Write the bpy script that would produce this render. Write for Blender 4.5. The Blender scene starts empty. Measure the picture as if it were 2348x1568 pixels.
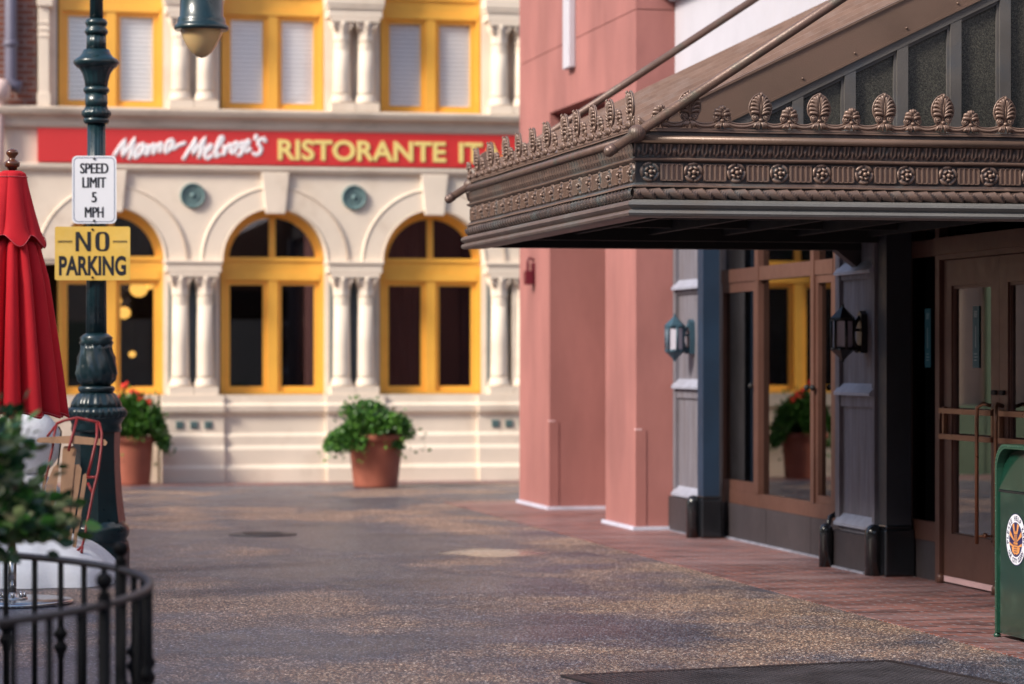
import bpy, bmesh, math, random
from mathutils import Matrix, Vector
random.seed(7)
sc = bpy.context.scene
PI = math.pi
# ------------------------------------------------------------------ camera, sky, sun
YAW = math.radians(11.9); SN, CN = math.sin(YAW), math.cos(YAW); FPX = 6519.0; EYE = 1.5
cam_d = bpy.data.cameras.new('camera'); cam = bpy.data.objects.new('camera', cam_d)
sc.collection.objects.link(cam); sc.camera = cam
cam.location = (0, 0, EYE); cam.rotation_euler = (PI/2, 0, -YAW)
cam_d.lens = 100; cam_d.sensor_width = 36; cam_d.shift_y = 0.0162
cam_d.clip_start = 0.1; cam_d.clip_end = 500
cam_d.dof.use_dof = True; cam_d.dof.focus_distance = 15.4; cam_d.dof.aperture_fstop = 2.2
world = bpy.data.worlds.new('World'); sc.world = world; world.use_nodes = True
SUN_AZ = math.radians(-114)      # clockwise from +Y, so the light comes from the left and a little behind
SUN_EL = math.radians(36)
wn = world.node_tree; bg = wn.nodes['Background']; sky = wn.nodes.new('ShaderNodeTexSky')
sky.sky_type = 'NISHITA'; sky.sun_disc = False; sky.sun_elevation = SUN_EL; sky.sun_rotation = SUN_AZ
sky.dust_density = 2.0
wn.links.new(sky.outputs[0], bg.inputs[0]); bg.inputs[1].default_value = 0.12
sun_d = bpy.data.lights.new('sun', 'SUN'); sun = bpy.data.objects.new('sun', sun_d); sc.collection.objects.link(sun)
sun_d.energy = 2.7; sun_d.angle = math.radians(14); sun_d.color = (1, .93, .82)
sdir = Vector((math.sin(SUN_AZ)*math.cos(SUN_EL), math.cos(SUN_AZ)*math.cos(SUN_EL), math.sin(SUN_EL)))
sun.rotation_euler = sdir.to_track_quat('Z', 'Y').to_euler()
sc.view_settings.view_transform = 'Standard'; sc.view_settings.look = 'None'
sc.view_settings.exposure = 0.88; sc.view_settings.gamma = 1
sc.cycles.max_bounces = 8; sc.cycles.transparent_max_bounces = 12

# ------------------------------------------------------------------ measuring helpers (photo position -> place in metres)
def T(px): return (px-1173.5)/FPX
def xy(px, d):
    t = T(px); return d*(SN+CN*t), d*(CN-SN*t)
def ground(px, py, z=0.0):
    d = (EYE-z)*FPX/(py-822); return xy(px, d)
def X_at(px, Y): t = T(px); return Y*(SN+CN*t)/(CN-SN*t)
def Y_at(px, X): t = T(px); return X*(CN-SN*t)/(SN+CN*t)
def dep(X, Y): return X*SN+Y*CN
def Z_at(py, d): return EYE+(822-py)*d/FPX

# ------------------------------------------------------------------ materials
def nt(name):
    m = bpy.data.materials.new(name); m.use_nodes = True; n = m.node_tree; b = n.nodes['Principled BSDF']
    return m, n, b
def N(n, t, **k):
    x = n.nodes.new(t)
    for a, v in k.items(): setattr(x, a, v)
    return x
def noise(n, pos, scale, detail=4, stretch=None, rough=.55):
    if stretch:
        mp = N(n, 'ShaderNodeMapping'); mp.inputs['Scale'].default_value = stretch; n.links.new(pos, mp.inputs[0]); pos = mp.outputs[0]
    t = N(n, 'ShaderNodeTexNoise'); t.inputs['Scale'].default_value = scale; t.inputs['Detail'].default_value = detail
    t.inputs['Roughness'].default_value = rough; n.links.new(pos, t.inputs['Vector']); return t.outputs['Fac']
def ramp(n, fac, stops):
    r = N(n, 'ShaderNodeValToRGB'); e = r.color_ramp.elements
    while len(e) < len(stops): e.new(.5)
    for i, (p, c) in enumerate(stops):
        e[i].position = p; e[i].color = (c if len(c) == 4 else (*c, 1)) if isinstance(c, tuple) else (c, c, c, 1)
    n.links.new(fac, r.inputs[0]); return r.outputs[0]
def mixc(n, fac, a, b, mode='MIX'):
    m = N(n, 'ShaderNodeMix', data_type='RGBA', blend_type=mode)
    for sock, v in ((m.inputs[0], fac), (m.inputs[6], a), (m.inputs[7], b)):
        if hasattr(v, 'is_linked'): n.links.new(v, sock)
        elif isinstance(v, tuple): sock.default_value = (*v, 1)[:4]
        else: sock.default_value = v
    return m.outputs[2]
def addbump(n, b, h, strength, dist=.01):
    bp = N(n, 'ShaderNodeBump'); bp.inputs['Strength'].default_value = strength; bp.inputs['Distance'].default_value = dist
    n.links.new(h, bp.inputs['Height']); n.links.new(bp.outputs[0], b.inputs['Normal'])
def mat(name, col, rough=.6, metal=0., var=.12, vs=2.5, stain=None, ss=1.2, sth=(.5, .75), samt=.6, bump=.0, bs=60, stretch=None, spec=.5, coat=0):
    m, n, b = nt(name); pos = N(n, 'ShaderNodeNewGeometry').outputs['Position']
    f = noise(n, pos, vs, 6, stretch); lo = tuple(c*(1-var) for c in col); hi = tuple(min(1, c*(1+var)) for c in col)
    c = ramp(n, f, [(.3, lo), (.7, hi)])
    if stain:
        s = noise(n, pos, ss, 7, stretch, .65); sf = ramp(n, s, [(sth[0], 0.), (sth[1], samt)]); c = mixc(n, sf, c, stain)
    n.links.new(c, b.inputs['Base Color'])
    r = noise(n, pos, vs*3, 4); mr = N(n, 'ShaderNodeMapRange'); mr.inputs[3].default_value = max(0, rough-.1); mr.inputs[4].default_value = min(1, rough+.12)
    n.links.new(r, mr.inputs[0]); n.links.new(mr.outputs[0], b.inputs['Roughness'])
    b.inputs['Metallic'].default_value = metal; b.inputs['Specular IOR Level'].default_value = spec
    b.inputs['Coat Weight'].default_value = coat; b.inputs['Coat Roughness'].default_value = .08
    if bump: addbump(n, b, noise(n, pos, bs, 5), bump)
    return m
def m_glass(name, tint=(.75, .78, .8), rough=0., ior=1.5, refl=1.0):
    m, n, b = nt(name); n.nodes.remove(b); out = n.nodes['Material Output']
    tr = N(n, 'ShaderNodeBsdfTransparent'); tr.inputs[0].default_value = (*tint, 1)
    gl = N(n, 'ShaderNodeBsdfGlossy'); gl.inputs['Roughness'].default_value = rough; gl.inputs[0].default_value = (1, 1, 1, 1)
    g = N(n, 'ShaderNodeNewGeometry'); dt = N(n, 'ShaderNodeVectorMath', operation='DOT_PRODUCT'); n.links.new(g.outputs['Incoming'], dt.inputs[0]); n.links.new(g.outputs['Normal'], dt.inputs[1])
    ab = N(n, 'ShaderNodeMath', operation='ABSOLUTE'); n.links.new(dt.outputs['Value'], ab.inputs[0])
    om = N(n, 'ShaderNodeMath', operation='SUBTRACT', use_clamp=True); om.inputs[0].default_value = 1; n.links.new(ab.outputs[0], om.inputs[1])
    pw = N(n, 'ShaderNodeMath', operation='POWER'); pw.inputs[1].default_value = 5; n.links.new(om.outputs[0], pw.inputs[0])
    ma = N(n, 'ShaderNodeMath', operation='MULTIPLY_ADD'); ma.inputs[1].default_value = .96; ma.inputs[2].default_value = .04; n.links.new(pw.outputs[0], ma.inputs[0])
    mu = N(n, 'ShaderNodeMath', operation='MULTIPLY', use_clamp=True); mu.inputs[1].default_value = refl
    n.links.new(ma.outputs[0], mu.inputs[0]); mx = N(n, 'ShaderNodeMixShader')
    n.links.new(mu.outputs[0], mx.inputs[0]); n.links.new(tr.outputs[0], mx.inputs[1]); n.links.new(gl.outputs[0], mx.inputs[2])
    n.links.new(mx.outputs[0], out.inputs[0]); return m
def m_emit(name, col, s):
    m, n, b = nt(name); b.inputs['Base Color'].default_value = (*col, 1); b.inputs['Emission Color'].default_value = (*col, 1); b.inputs['Emission Strength'].default_value = s
    return m
def m_brick(name, c1, c2, mortar, w, h, mort, axes, bump=.4, rough=.8, dusty=None):
    m, n, b = nt(name); pos = N(n, 'ShaderNodeNewGeometry').outputs['Position']
    s = N(n, 'ShaderNodeSeparateXYZ'); c = N(n, 'ShaderNodeCombineXYZ'); n.links.new(pos, s.inputs[0])
    n.links.new(s.outputs[axes[0]], c.inputs[0]); n.links.new(s.outputs[axes[1]], c.inputs[1])
    t = N(n, 'ShaderNodeTexBrick'); n.links.new(c.outputs[0], t.inputs['Vector'])
    t.inputs['Scale'].default_value = 1; t.inputs['Brick Width'].default_value = w; t.inputs['Row Height'].default_value = h
    t.inputs['Mortar Size'].default_value = mort; t.inputs['Color1'].default_value = (*c1, 1); t.inputs['Color2'].default_value = (*c2, 1); t.inputs['Mortar'].default_value = (*mortar, 1)
    t.inputs['Mortar Smooth'].default_value = .2
    f = noise(n, pos, 3, 6); c3 = mixc(n, 1., t.outputs[0], ramp(n, f, [(.3, .75), (.7, 1.2)]), 'MULTIPLY')
    if dusty: c3 = mixc(n, ramp(n, noise(n, pos, 1.1, 7, (.5, 1.6, 1), .7), [(.46, 0.), (.66, .6)]), c3, dusty); c3 = mixc(n, ramp(n, noise(n, pos, 2.3, 6, (.4, 2, 1), .7), [(.5, 0.), (.66, .6)]), c3, (.07, .03, .03))
    n.links.new(c3, b.inputs['Base Color'])
    r = ramp(n, noise(n, pos, 1.3, 3), [(.35, rough-.25), (.65, rough)]); n.links.new(r, b.inputs['Roughness'])
    inv = N(n, 'ShaderNodeMath', operation='SUBTRACT'); inv.inputs[0].default_value = 1; n.links.new(t.outputs['Fac'], inv.inputs[1])
    addbump(n, b, inv.outputs[0], bump, .006); return m
def m_leaf(name, cols, rough=.4):
    m, n, b = nt(name); g = N(n, 'ShaderNodeNewGeometry')
    st = [(i/len(cols), c) for i, c in enumerate(cols)]
    n.links.new(ramp(n, g.outputs['Random Per Island'], st), b.inputs['Base Color']); b.inputs['Roughness'].default_value = rough
    return m
def m_pavement():
    m, n, b = nt('exposed_aggregate'); pos = N(n, 'ShaderNodeNewGeometry').outputs['Position']
    v = N(n, 'ShaderNodeTexVoronoi'); v.inputs['Scale'].default_value = 90; n.links.new(pos, v.inputs['Vector'])
    cs = N(n, 'ShaderNodeSeparateColor'); n.links.new(v.outputs['Color'], cs.inputs[0])
    peb = ramp(n, cs.outputs[0], [(0, (.04, .036, .04)), (.35, (.12, .095, .085)), (.55, (.24, .165, .13)), (.75, (.36, .235, .165)), (.88, (.58, .48, .36)), (1, (1, .92, .8))])
    cem = (.09, .085, .09)
    de = ramp(n, v.outputs['Distance'], [(.45, 0.), (.7, 1.)]); c = mixc(n, de, peb, cem)
    # broad noise patches tint the pebbles: bluish grey against tan
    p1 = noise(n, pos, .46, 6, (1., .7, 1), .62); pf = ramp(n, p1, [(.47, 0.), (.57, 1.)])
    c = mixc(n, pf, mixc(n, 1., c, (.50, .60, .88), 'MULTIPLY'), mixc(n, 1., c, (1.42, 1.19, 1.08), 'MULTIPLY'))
    p2 = noise(n, pos, 1.7, 6, (.6, 1, 1), .6); c = mixc(n, 1., c, ramp(n, p2, [(.3, .7), (.7, 1.15)]), 'MULTIPLY')
    n.links.new(c, b.inputs['Base Color'])
    r = ramp(n, p1, [(.42, .34), (.6, .6)])
    # a few damp patches left after washing down
    for (wx, wy, wr) in ((*ground(1135, 1268), .55), (*ground(1090, 1262), .3), (*ground(1350, 1160), .5)):
        vd = N(n, 'ShaderNodeVectorMath', operation='DISTANCE'); vd.inputs[1].default_value = (wx, wy, 0); n.links.new(pos, vd.inputs[0])
        ad = N(n, 'ShaderNodeMath', operation='MULTIPLY_ADD'); ad.inputs[1].default_value = .8*wr*2; n.links.new(noise(n, pos, 3, 5), ad.inputs[0]); n.links.new(vd.outputs['Value'], ad.inputs[2])
        wf = ramp(n, ad.outputs[0], [(wr*1.25, 1.), (min(1, wr*1.7), 0.)]); r = mixc(n, wf, r, (.07, .07, .07))
    n.links.new(r, b.inputs['Roughness'])
    inv = N(n, 'ShaderNodeMath', operation='SUBTRACT'); inv.inputs[0].default_value = 1; n.links.new(v.outputs['Distance'], inv.inputs[1])
    addbump(n, b, inv.outputs[0], .6, .005); return m

CREAM = mat('cream_painted_stone', (.77, .65, .53), .7, var=.08, vs=1.2, stain=(.44, .31, .21), ss=1.7, sth=(.52, .8), samt=.5, bump=.1, bs=30)
CREAM2 = mat('weathered_cornice_stone', (.60, .50, .41), .75, var=.1, stain=(.25, .19, .14), ss=3, samt=.7, bump=.15, bs=30, stretch=(.4, 1, 1))
YEL = mat('yellow_painted_wood', (.92, .47, .07), .4, var=.08, vs=2, stain=(.62, .27, .03), ss=2, samt=.5)
REDB = mat('red_sign_board', (.62, .035, .035), .4, var=.05, vs=1)
WHT = mat('white_letter_paint', (.82, .8, .82), .5, var=.02)
YLET = mat('pale_yellow_letter_paint', (.85, .66, .22), .5, var=.03)
TEAL = mat('verdigris_metal', (.11, .18, .18), .55, var=.3, vs=20, bump=.2)
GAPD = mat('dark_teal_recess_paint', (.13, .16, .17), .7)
GLS = m_glass('window_glass', (.6, .6, .62), refl=2.6)
GLSU = m_glass('upper_window_glass', (.985, .985, .99), refl=1.3)
GLSD = m_glass('shopfront_glass', (.22, .22, .24), refl=1.5)
DARKIN = mat('dark_interior_wall', (.07, .05, .048), .9, var=.4, vs=1)
BLIND = mat('white_venetian_blind', (.92, .89, .88), .5, var=.03)
CRATE = mat('white_display_crate', (.62, .58, .52), .6)
BUCK = mat('cream_bucket', (.55, .48, .25), .5)
CURT = mat('dark_plum_curtain', (.20, .09, .085), .9, var=.3, vs=6, stretch=(8, 1, .3))
BRK = m_brick('red_brown_brick', (.20, .055, .03), (.15, .045, .028), (.22, .16, .15), .22, .072, .012, (0, 2))
PIPE = mat('grey_painted_pipe', (.13, .12, .17), .5, var=.2)
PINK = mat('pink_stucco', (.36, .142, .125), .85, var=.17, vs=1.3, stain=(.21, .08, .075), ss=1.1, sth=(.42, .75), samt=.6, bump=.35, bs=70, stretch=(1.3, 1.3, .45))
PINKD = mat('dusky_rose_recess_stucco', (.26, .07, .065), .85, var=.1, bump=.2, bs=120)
PCURB = mat('pale_sealant_strip', (.55, .55, .66), .6, var=.15, vs=8)
WHW = mat('off_white_stucco', (.50, .48, .53), .8, var=.05, stain=(.5, .45, .46), ss=1, samt=.4, bump=.1, bs=60)
GREYW = mat('grey_weathered_board', (.15, .14, .165), .75, var=.25, vs=6, stain=(.10, .075, .07), ss=5, sth=(.45, .75), samt=.7, stretch=(1, 3, .3), bump=.4, bs=40)
LEDGE = mat('pale_grey_ledge', (.30, .31, .38), .55, var=.15, vs=8)
BLUEC = mat('navy_column_paint', (.010, .028, .060), .5, var=.15, vs=3, bump=.1)
BLKC = mat('charcoal_column_paint', (.022, .024, .032), .5, var=.15, vs=3, bump=.1)
BASE = mat('dark_plinth_stone', (.036, .028, .032), .6, var=.15, vs=3, bump=.1)
BOOT = mat('gloss_black_cast_iron', (.008, .009, .012), .22, var=.2, coat=.4)
BRN = mat('brown_painted_frame', (.115, .052, .038), .4, metal=.2, var=.12, vs=3, stain=(.09, .035, .022), ss=2, samt=.6)
BRASS = mat('bronze_door_bar', (.30, .15, .09), .3, metal=.7, var=.1)
BRZ = None
def bronze():
    m, n, b = nt('aged_bronze_paint'); g = N(n, 'ShaderNodeNewGeometry'); pos = g.outputs['Position']
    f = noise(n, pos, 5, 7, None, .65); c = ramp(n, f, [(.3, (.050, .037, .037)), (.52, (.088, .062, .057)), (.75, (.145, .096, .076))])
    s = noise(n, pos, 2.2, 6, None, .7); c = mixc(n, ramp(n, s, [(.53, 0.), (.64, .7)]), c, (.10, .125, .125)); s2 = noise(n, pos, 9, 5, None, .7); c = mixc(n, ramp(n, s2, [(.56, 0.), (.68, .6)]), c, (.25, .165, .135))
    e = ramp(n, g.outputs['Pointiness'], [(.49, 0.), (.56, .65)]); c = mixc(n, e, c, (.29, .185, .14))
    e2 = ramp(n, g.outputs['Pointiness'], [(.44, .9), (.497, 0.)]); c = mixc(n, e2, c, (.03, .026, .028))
    n.links.new(c, b.inputs['Base Color']); b.inputs['Metallic'].default_value = .25
    n.links.new(ramp(n, noise(n, pos, 30, 4), [(.3, .32), (.7, .5)]), b.inputs['Roughness'])
    addbump(n, b, noise(n, pos, 130, 5), .25, .003); return m
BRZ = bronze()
BRZP = mat('smooth_bronze_paint', (.175, .112, .084), .38, metal=.25, var=.25, vs=2, stain=(.13, .07, .055), ss=2, sth=(.5, .8), samt=.6, bump=.12, bs=120)
ROD = mat('weathered_bronze_rod', (.15, .092, .074), .42, metal=.25, var=.2, vs=6, stain=(.10, .10, .08), ss=7, sth=(.5, .66), samt=.7, bump=.2, bs=90)
PATG = mat('grey_green_patina_moulding', (.17, .165, .16), .45, metal=.2, var=.15, vs=4, stain=(.21, .135, .085), ss=2.5, sth=(.58, .8), samt=.5, bump=.3, bs=90, stretch=(.5, 1, 1))
PATR = mat('brown_patina_moulding', (.15, .105, .092), .45, metal=.2, var=.15, vs=4, stain=(.15, .17, .16), ss=2.5, sth=(.5, .75), samt=.7, bump=.3, bs=90)
ROOFM = mat('bronze_metal_roof', (.20, .13, .105), .42, metal=.3, var=.14, vs=2, stain=(.36, .25, .20), ss=4, sth=(.62, .8), samt=.5)
BLACKM = mat('matt_black_steel', (.006, .006, .007), .7, var=.2)
FRMG = mat('grey_green_gable_frame', (.115, .105, .10), .45, metal=.1, var=.15, vs=5, stain=(.06, .09, .13), ss=3, samt=.5, bump=.2, bs=80)
OBSC = mat('obscured_gable_glass', (.035, .034, .03), .25, var=.5, vs=110, stain=(.13, .12, .095), ss=130, sth=(.45, .7), samt=.8, bump=.4, bs=180)
LAMPG = mat('dark_green_lamp_iron', (.009, .028, .034), .30, var=.25, vs=6, coat=.35, bump=.06, bs=60)
SIGNW = mat('white_sign_sheet', (.82, .82, .86), .35, var=.02)
SIGNY = mat('yellow_sign_sheet', (.80, .50, .09), .5, var=.08, vs=5, stain=(.85, .62, .22), ss=4, samt=.6)
INK = mat('black_sign_ink', (.012, .013, .02), .5, var=.1)
INKL = mat('grey_blue_border_ink', (.10, .13, .24), .5, var=.1)
STEEL = mat('polished_stainless', (.55, .55, .56), .22, metal=1, var=.1, vs=5)
REDF = mat('red_canvas', (.55, .006, .016), .85, var=.18, vs=2, stretch=(3, 3, .4))
STITCH = mat('pink_stitching', (.62, .10, .12), .8)
WOODD = mat('varnished_dark_wood', (.12, .035, .012), .25, coat=.6)
WOODL = mat('weathered_pine_slat', (.40, .215, .11), .6, var=.15, vs=4, stain=(.24, .12, .06), ss=5, samt=.6, stretch=(4, 4, .5))
REDM = mat('red_painted_runner', (.33, .028, .028), .4, var=.15)
SNOW = mat('white_snow_batting', (.93, .93, .94), .9, var=.03, vs=20, bump=.6, bs=45)
TERRA = mat('terracotta_clay', (.30, .085, .05), .8, var=.14, vs=4, stain=(.30, .10, .06), ss=4, samt=.5, bump=.1)
SOIL = mat('dark_potting_soil', (.02, .014, .01), .95, bump=.5, bs=50)
BUSH = m_leaf('geranium_leaves', [(.03, .10, .015), (.05, .16, .02), (.02, .07, .012), (.09, .22, .03)])
HOLLY = m_leaf('variegated_holly_leaves', [(.07, .22, .03), (.012, .04, .018), (.42, .42, .20), (.05, .19, .025), (.015, .06, .025), (.015, .05, .02), (.50, .50, .28), (.04, .15, .03), (.10,.27,.03), (.02,.07,.03)], .22)
PETAL = mat('red_geranium_petals', (.75, .03, .015), .6)
STEM = mat('brown_stem', (.10, .07, .04), .8)
IRON = mat('black_wrought_iron', (.004, .0038, .005), .6, var=.3, spec=.2)
IRONR = mat('dusty_black_handrail', (.035, .026, .027), .45, var=.25, vs=6)
CANG = mat('glossy_green_can_paint', (.005, .032, .02), .16, var=.12, vs=3, stain=(.05, .11, .08), ss=7, sth=(.52, .75), samt=.5, coat=.5)
CANR = mat('pale_green_can_rim', (.016, .065, .04), .3, var=.1, coat=.3)
STW = mat('sticker_white', (.75, .75, .82), .35)
STO = mat('sticker_orange', (.72, .30, .09), .35)
STN = mat('sticker_navy', (.02, .02, .09), .35)
LGLS = mat('frosted_lantern_glass', (.48, .45, .52), .35, var=.08, vs=8)
LIRON = mat('black_lantern_iron', (.008, .008, .009), .35)
LIRONB = mat('blue_grey_lantern_iron', (.03, .07, .10), .45)
AMBER = m_nodes = None
def m_amber():
    m, n, b = nt('amber_glass_bowl'); b.inputs['Base Color'].default_value = (.62, .42, .20, 1); b.inputs['Roughness'].default_value = .18
    b.inputs['Subsurface Weight'].default_value = .3; b.inputs['Coat Weight'].default_value = .5; return m
AMBER = m_amber()
TEALS = mat('teal_notice', (.02, .12, .16), .5)
TEALT = mat('pale_teal_print', (.30, .42, .46), .5)
MAT = mat('black_rubber_mat', (.012, .012, .016), .4, var=.3, vs=5)
MANH = mat('dark_cast_cover', (.06, .052, .055), .5)
SAND = mat('tan_stucco', (.45, .33, .25), .85, var=.1)
GRND = mat('sage_green_paint', (.11, .15, .09), .5)
GLOW = m_emit('warm_lamp_glass', (1, .52, .1), 2.2)
DRED = mat('dark_red_alarm_plastic', (.12, .008, .02), .35)
BLUSH = mat('pale_blush_plaster', (.70, .52, .48), .7)
GUARDT = mat('bare_guard_cap', (.66, .42, .42), .7)

# ------------------------------------------------------------------ mesh builder
class MB:
    def __init__(s): s.v = []; s.f = []; s.mi = []; s.sm = []; s.m = 0; s.M = None
    def V(s, p):
        p = Vector(p); s.v.append(tuple(s.M @ p) if s.M else tuple(p)); return len(s.v)-1
    def F(s, ids, smooth=False): s.f.append(tuple(ids)); s.mi.append(s.m); s.sm.append(smooth)
    def box(s, x0, x1, y0, y1, z0, z1):
        i = [s.V(p) for p in ((x0,y0,z0),(x1,y0,z0),(x1,y1,z0),(x0,y1,z0),(x0,y0,z1),(x1,y0,z1),(x1,y1,z1),(x0,y1,z1))]
        for q in ((0,3,2,1),(4,5,6,7),(0,1,5,4),(1,2,6,5),(2,3,7,6),(3,0,4,7)): s.F([i[k] for k in q])
        return s
    def prism(s, pts, h0, h1, axis='y'):
        """pts 2-D outline; extruded along axis. y: pts=(x,z); z: pts=(x,y); x: pts=(y,z)"""
        mk = {'y': lambda p, h: (p[0], h, p[1]), 'z': lambda p, h: (p[0], p[1], h), 'x': lambda p, h: (h, p[0], p[1])}[axis]
        a = [s.V(mk(p, h0)) for p in pts]; b = [s.V(mk(p, h1)) for p in pts]; n = len(pts)
        s.F(a); s.F(b[::-1])
        for i in range(n): s.F((a[i], b[i], b[(i+1) % n], a[(i+1) % n]))
        return s
    def grid(s, fn, nu, nv, closeu=False, smooth=True):
        ids = [[s.V(fn(i/nu, j/nv)) for j in range(nv+1)] for i in range(nu if closeu else nu+1)]
        L = len(ids)
        for i in range(nu):
            a = ids[i]; b = ids[(i+1) % L]
            for j in range(nv): s.F((a[j], b[j], b[j+1], a[j+1]), smooth)
        return ids
    def lathe(s, prof, c=(0,0,0), seg=32, fn=None, caps=True, smooth=True):
        """prof: [(r,z)]; fn(r,z,theta)->r"""
        cx, cy, cz = c; rings = []
        for r, z in prof:
            ring = []
            for k in range(seg):
                th = 2*PI*k/seg; rr = fn(r, z, th) if fn else r
                ring.append(s.V((cx+rr*math.cos(th), cy+rr*math.sin(th), cz+z)))
            rings.append(ring)
        for a, b in zip(rings, rings[1:]):
            for k in range(seg): s.F((a[k], a[(k+1) % seg], b[(k+1) % seg], b[k]), smooth)
        if caps: s.F(rings[0][::-1]); s.F(rings[-1])
        return s
    def tube(s, path, r, seg=10, caps=True, rf=None, flat=None):
        path = [Vector(p) for p in path]; n = len(path); rings = []; up = None
        for i, p in enumerate(path):
            t = (path[min(i+1, n-1)]-path[max(i-1, 0)]).normalized()
            if up is None:
                up = Vector((0,0,1)) if abs(t.z) < .9 else Vector((0,1,0))
            x = t.cross(up)
            if x.length < 1e-5: x = t.cross(Vector((1,0,0)))
            x.normalize(); up = x.cross(t).normalized()
            rr = rf(i/(n-1)) if rf else r
            rings.append([s.V(p + x*(math.cos(2*PI*k/seg)*rr) + up*(math.sin(2*PI*k/seg)*rr*(flat or 1))) for k in range(seg)])
        for a, b in zip(rings, rings[1:]):
            for k in range(seg): s.F((a[k], a[(k+1) % seg], b[(k+1) % seg], b[k]), True)
        if caps: s.F(rings[0][::-1]); s.F(rings[-1])
        return s
    def ball(s, c, r, seg=16, n=10, sz=1):
        return s.lathe([(max(1e-4, r*math.sin(PI*i/n)), -r*sz*math.cos(PI*i/n)) for i in range(n+1)], c, seg)
    def mesh(s, name, mats):
        me = bpy.data.meshes.new(name); me.from_pydata(s.v, [], s.f)
        for m in (mats if isinstance(mats, (list, tuple)) else [mats]): me.materials.append(m)
        for p, mi, sm in zip(me.polygons, s.mi, s.sm): p.material_index = mi; p.use_smooth = sm
        bm = bmesh.new(); bm.from_mesh(me); bmesh.ops.recalc_face_normals(bm, faces=bm.faces); bm.to_mesh(me); bm.free()
        return me
W = {}
def put(o, loc, rz, parent, M=None):
    sc.collection.objects.link(o); m = M if M is not None else Matrix.Translation(loc) @ Matrix.Rotation(rz, 4, 'Z')
    if parent is not None: o.parent = parent; o.matrix_parent_inverse = W[parent.name].inverted()
    o.matrix_basis = m; W[o.name] = m.copy(); return o
def tag(o, label=None, cat=None, group=None, kind=None):
    if label: o['label'] = label
    if cat: o['category'] = cat
    if group: o['group'] = group
    if kind: o['kind'] = kind
    return o
def thing(name, label, cat, loc=(0,0,0), group=None):
    o = bpy.data.objects.new(name, None); o.empty_display_size = .2; put(o, loc, 0, None); return tag(o, label, cat, group)
def part(name, mb, mats, parent=None, loc=(0,0,0), rz=0, bevel=0, label=None, M=None):
    me = mb if isinstance(mb, bpy.types.Mesh) else mb.mesh(name, mats)
    o = bpy.data.objects.new(name, me); put(o, loc, rz, parent, M)
    if bevel:
        b = o.modifiers.new('bevel', 'BEVEL'); b.width = bevel; b.segments = 2; b.limit_method = 'ANGLE'
    if label: o['label'] = label
    return o

def text_polys(s, bold=0.0, res=4):
    cu = bpy.data.curves.new('t', 'FONT'); cu.body = s; cu.offset = bold; cu.resolution_u = res; cu.size = 1
    o = bpy.data.objects.new('t', cu); sc.collection.objects.link(o)
    dg = bpy.context.evaluated_depsgraph_get(); me = bpy.data.meshes.new_from_object(o.evaluated_get(dg))
    vs = [(v.co.x, v.co.y) for v in me.vertices]; fs = [tuple(p.vertices) for p in me.polygons]
    bpy.data.objects.remove(o); bpy.data.curves.remove(cu); bpy.data.meshes.remove(me); return vs, fs
def add_text(mb, s, fn, w, h, bold=0.0, shear=0, fit=True):
    """letters fitted in a w x h box centred at 0,0; fn(u,v)->point"""
    vs, fs = text_polys(s, bold)
    x0 = min(v[0] for v in vs); x1 = max(v[0] for v in vs); y0 = min(v[1] for v in vs); y1 = max(v[1] for v in vs)
    ids = []
    for x, y in vs:
        u = ((x-x0)/(x1-x0)-.5)*w; v = ((y-y0)/(y1-y0)-.5)*h; ids.append(mb.V(fn(u+shear*v, v)))
    for f in fs: mb.F([ids[i] for i in f])

# ------------------------------------------------------------------ ground
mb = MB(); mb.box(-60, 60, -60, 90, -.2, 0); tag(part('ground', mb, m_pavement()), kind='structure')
BP = m_brick('brick_paver', (.085, .022, .018), (.33, .11, .08), (.26, .22, .235), .22, .075, .010, (0, 1), .6, .6, (.36, .25, .26))
mb = MB(); mb.box(5.42, 8.5, 2, 29.15, .0005, .006); tag(part('brick_pavement', mb, BP), kind='structure')
mb = MB(); mb.box(-6, 9, 33.55, 34.6, .0005, .006); tag(part('brick_edging', mb, BP), kind='structure')
# manhole cover
gx, gy = ground(602, 1226)
mb = MB(); mb.lathe([(.29, .001), (.29, .008), (.26, .012), (.01, .012)], seg=40)
for i in range(-3, 4): mb.box(-.16, .16, i*.05-.012, i*.05+.012, .0125, .016)
tag(part('manhole_cover', mb, MANH, loc=(gx, gy, 0)), 'dark round iron cover set flat in the gravel-textured pavement', 'manhole cover')
# floor mat
p0 = Vector(ground(2038, 1518)); p1 = Vector(ground(1284, 1552)); ang = math.atan2(*(p0-p1).yx)
mt = thing('entrance_mat', 'black perforated rubber mat with ramped edge lying on the pavement', 'mat', (p0.x, p0.y, 0))
mb = MB(); Wm, Hm = (p0-p1).length, 1.6
mb.box(-Wm, 0, -Hm, 0, .001, .006)
part('mat_base', mb, MAT, mt, (p0.x, p0.y, 0), ang)
mb = MB()
nx, ny = 44, 36; sx = (Wm-.12)/nx; sy = (Hm-.12)/ny
for i in range(nx+1): mb.box(-Wm+.06+i*sx-.004, -Wm+.06+i*sx+.004, -Hm+.06, -.06, .007, .012)
for j in range(ny+1): mb.box(-Wm+.06, -.06, -Hm+.06+j*sy-.004, -Hm+.06+j*sy+.004, .0065, .0115)
part('mat_grid', mb, mat('worn_rubber_grid', (.08, .072, .08), .35, var=.4, vs=4), mt, (p0.x, p0.y, 0), ang)
mb = MB(); mb.prism([(-Wm, 0), (0, 0), (-.05, -.05), (-Wm+.05, -.05)], .0065, .013, 'z'); mb.prism([(-Wm, 0), (-Wm+.05, -.05), (-Wm+.05, -Hm), (-Wm, -Hm)], .0065, .013, 'z')
mb.prism([(0, 0), (0, -Hm), (-.05, -Hm), (-.05, -.05)], .0065, .013, 'z')
part('mat_border', mb, IRONR, mt, (p0.x, p0.y, 0), ang)

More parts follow.
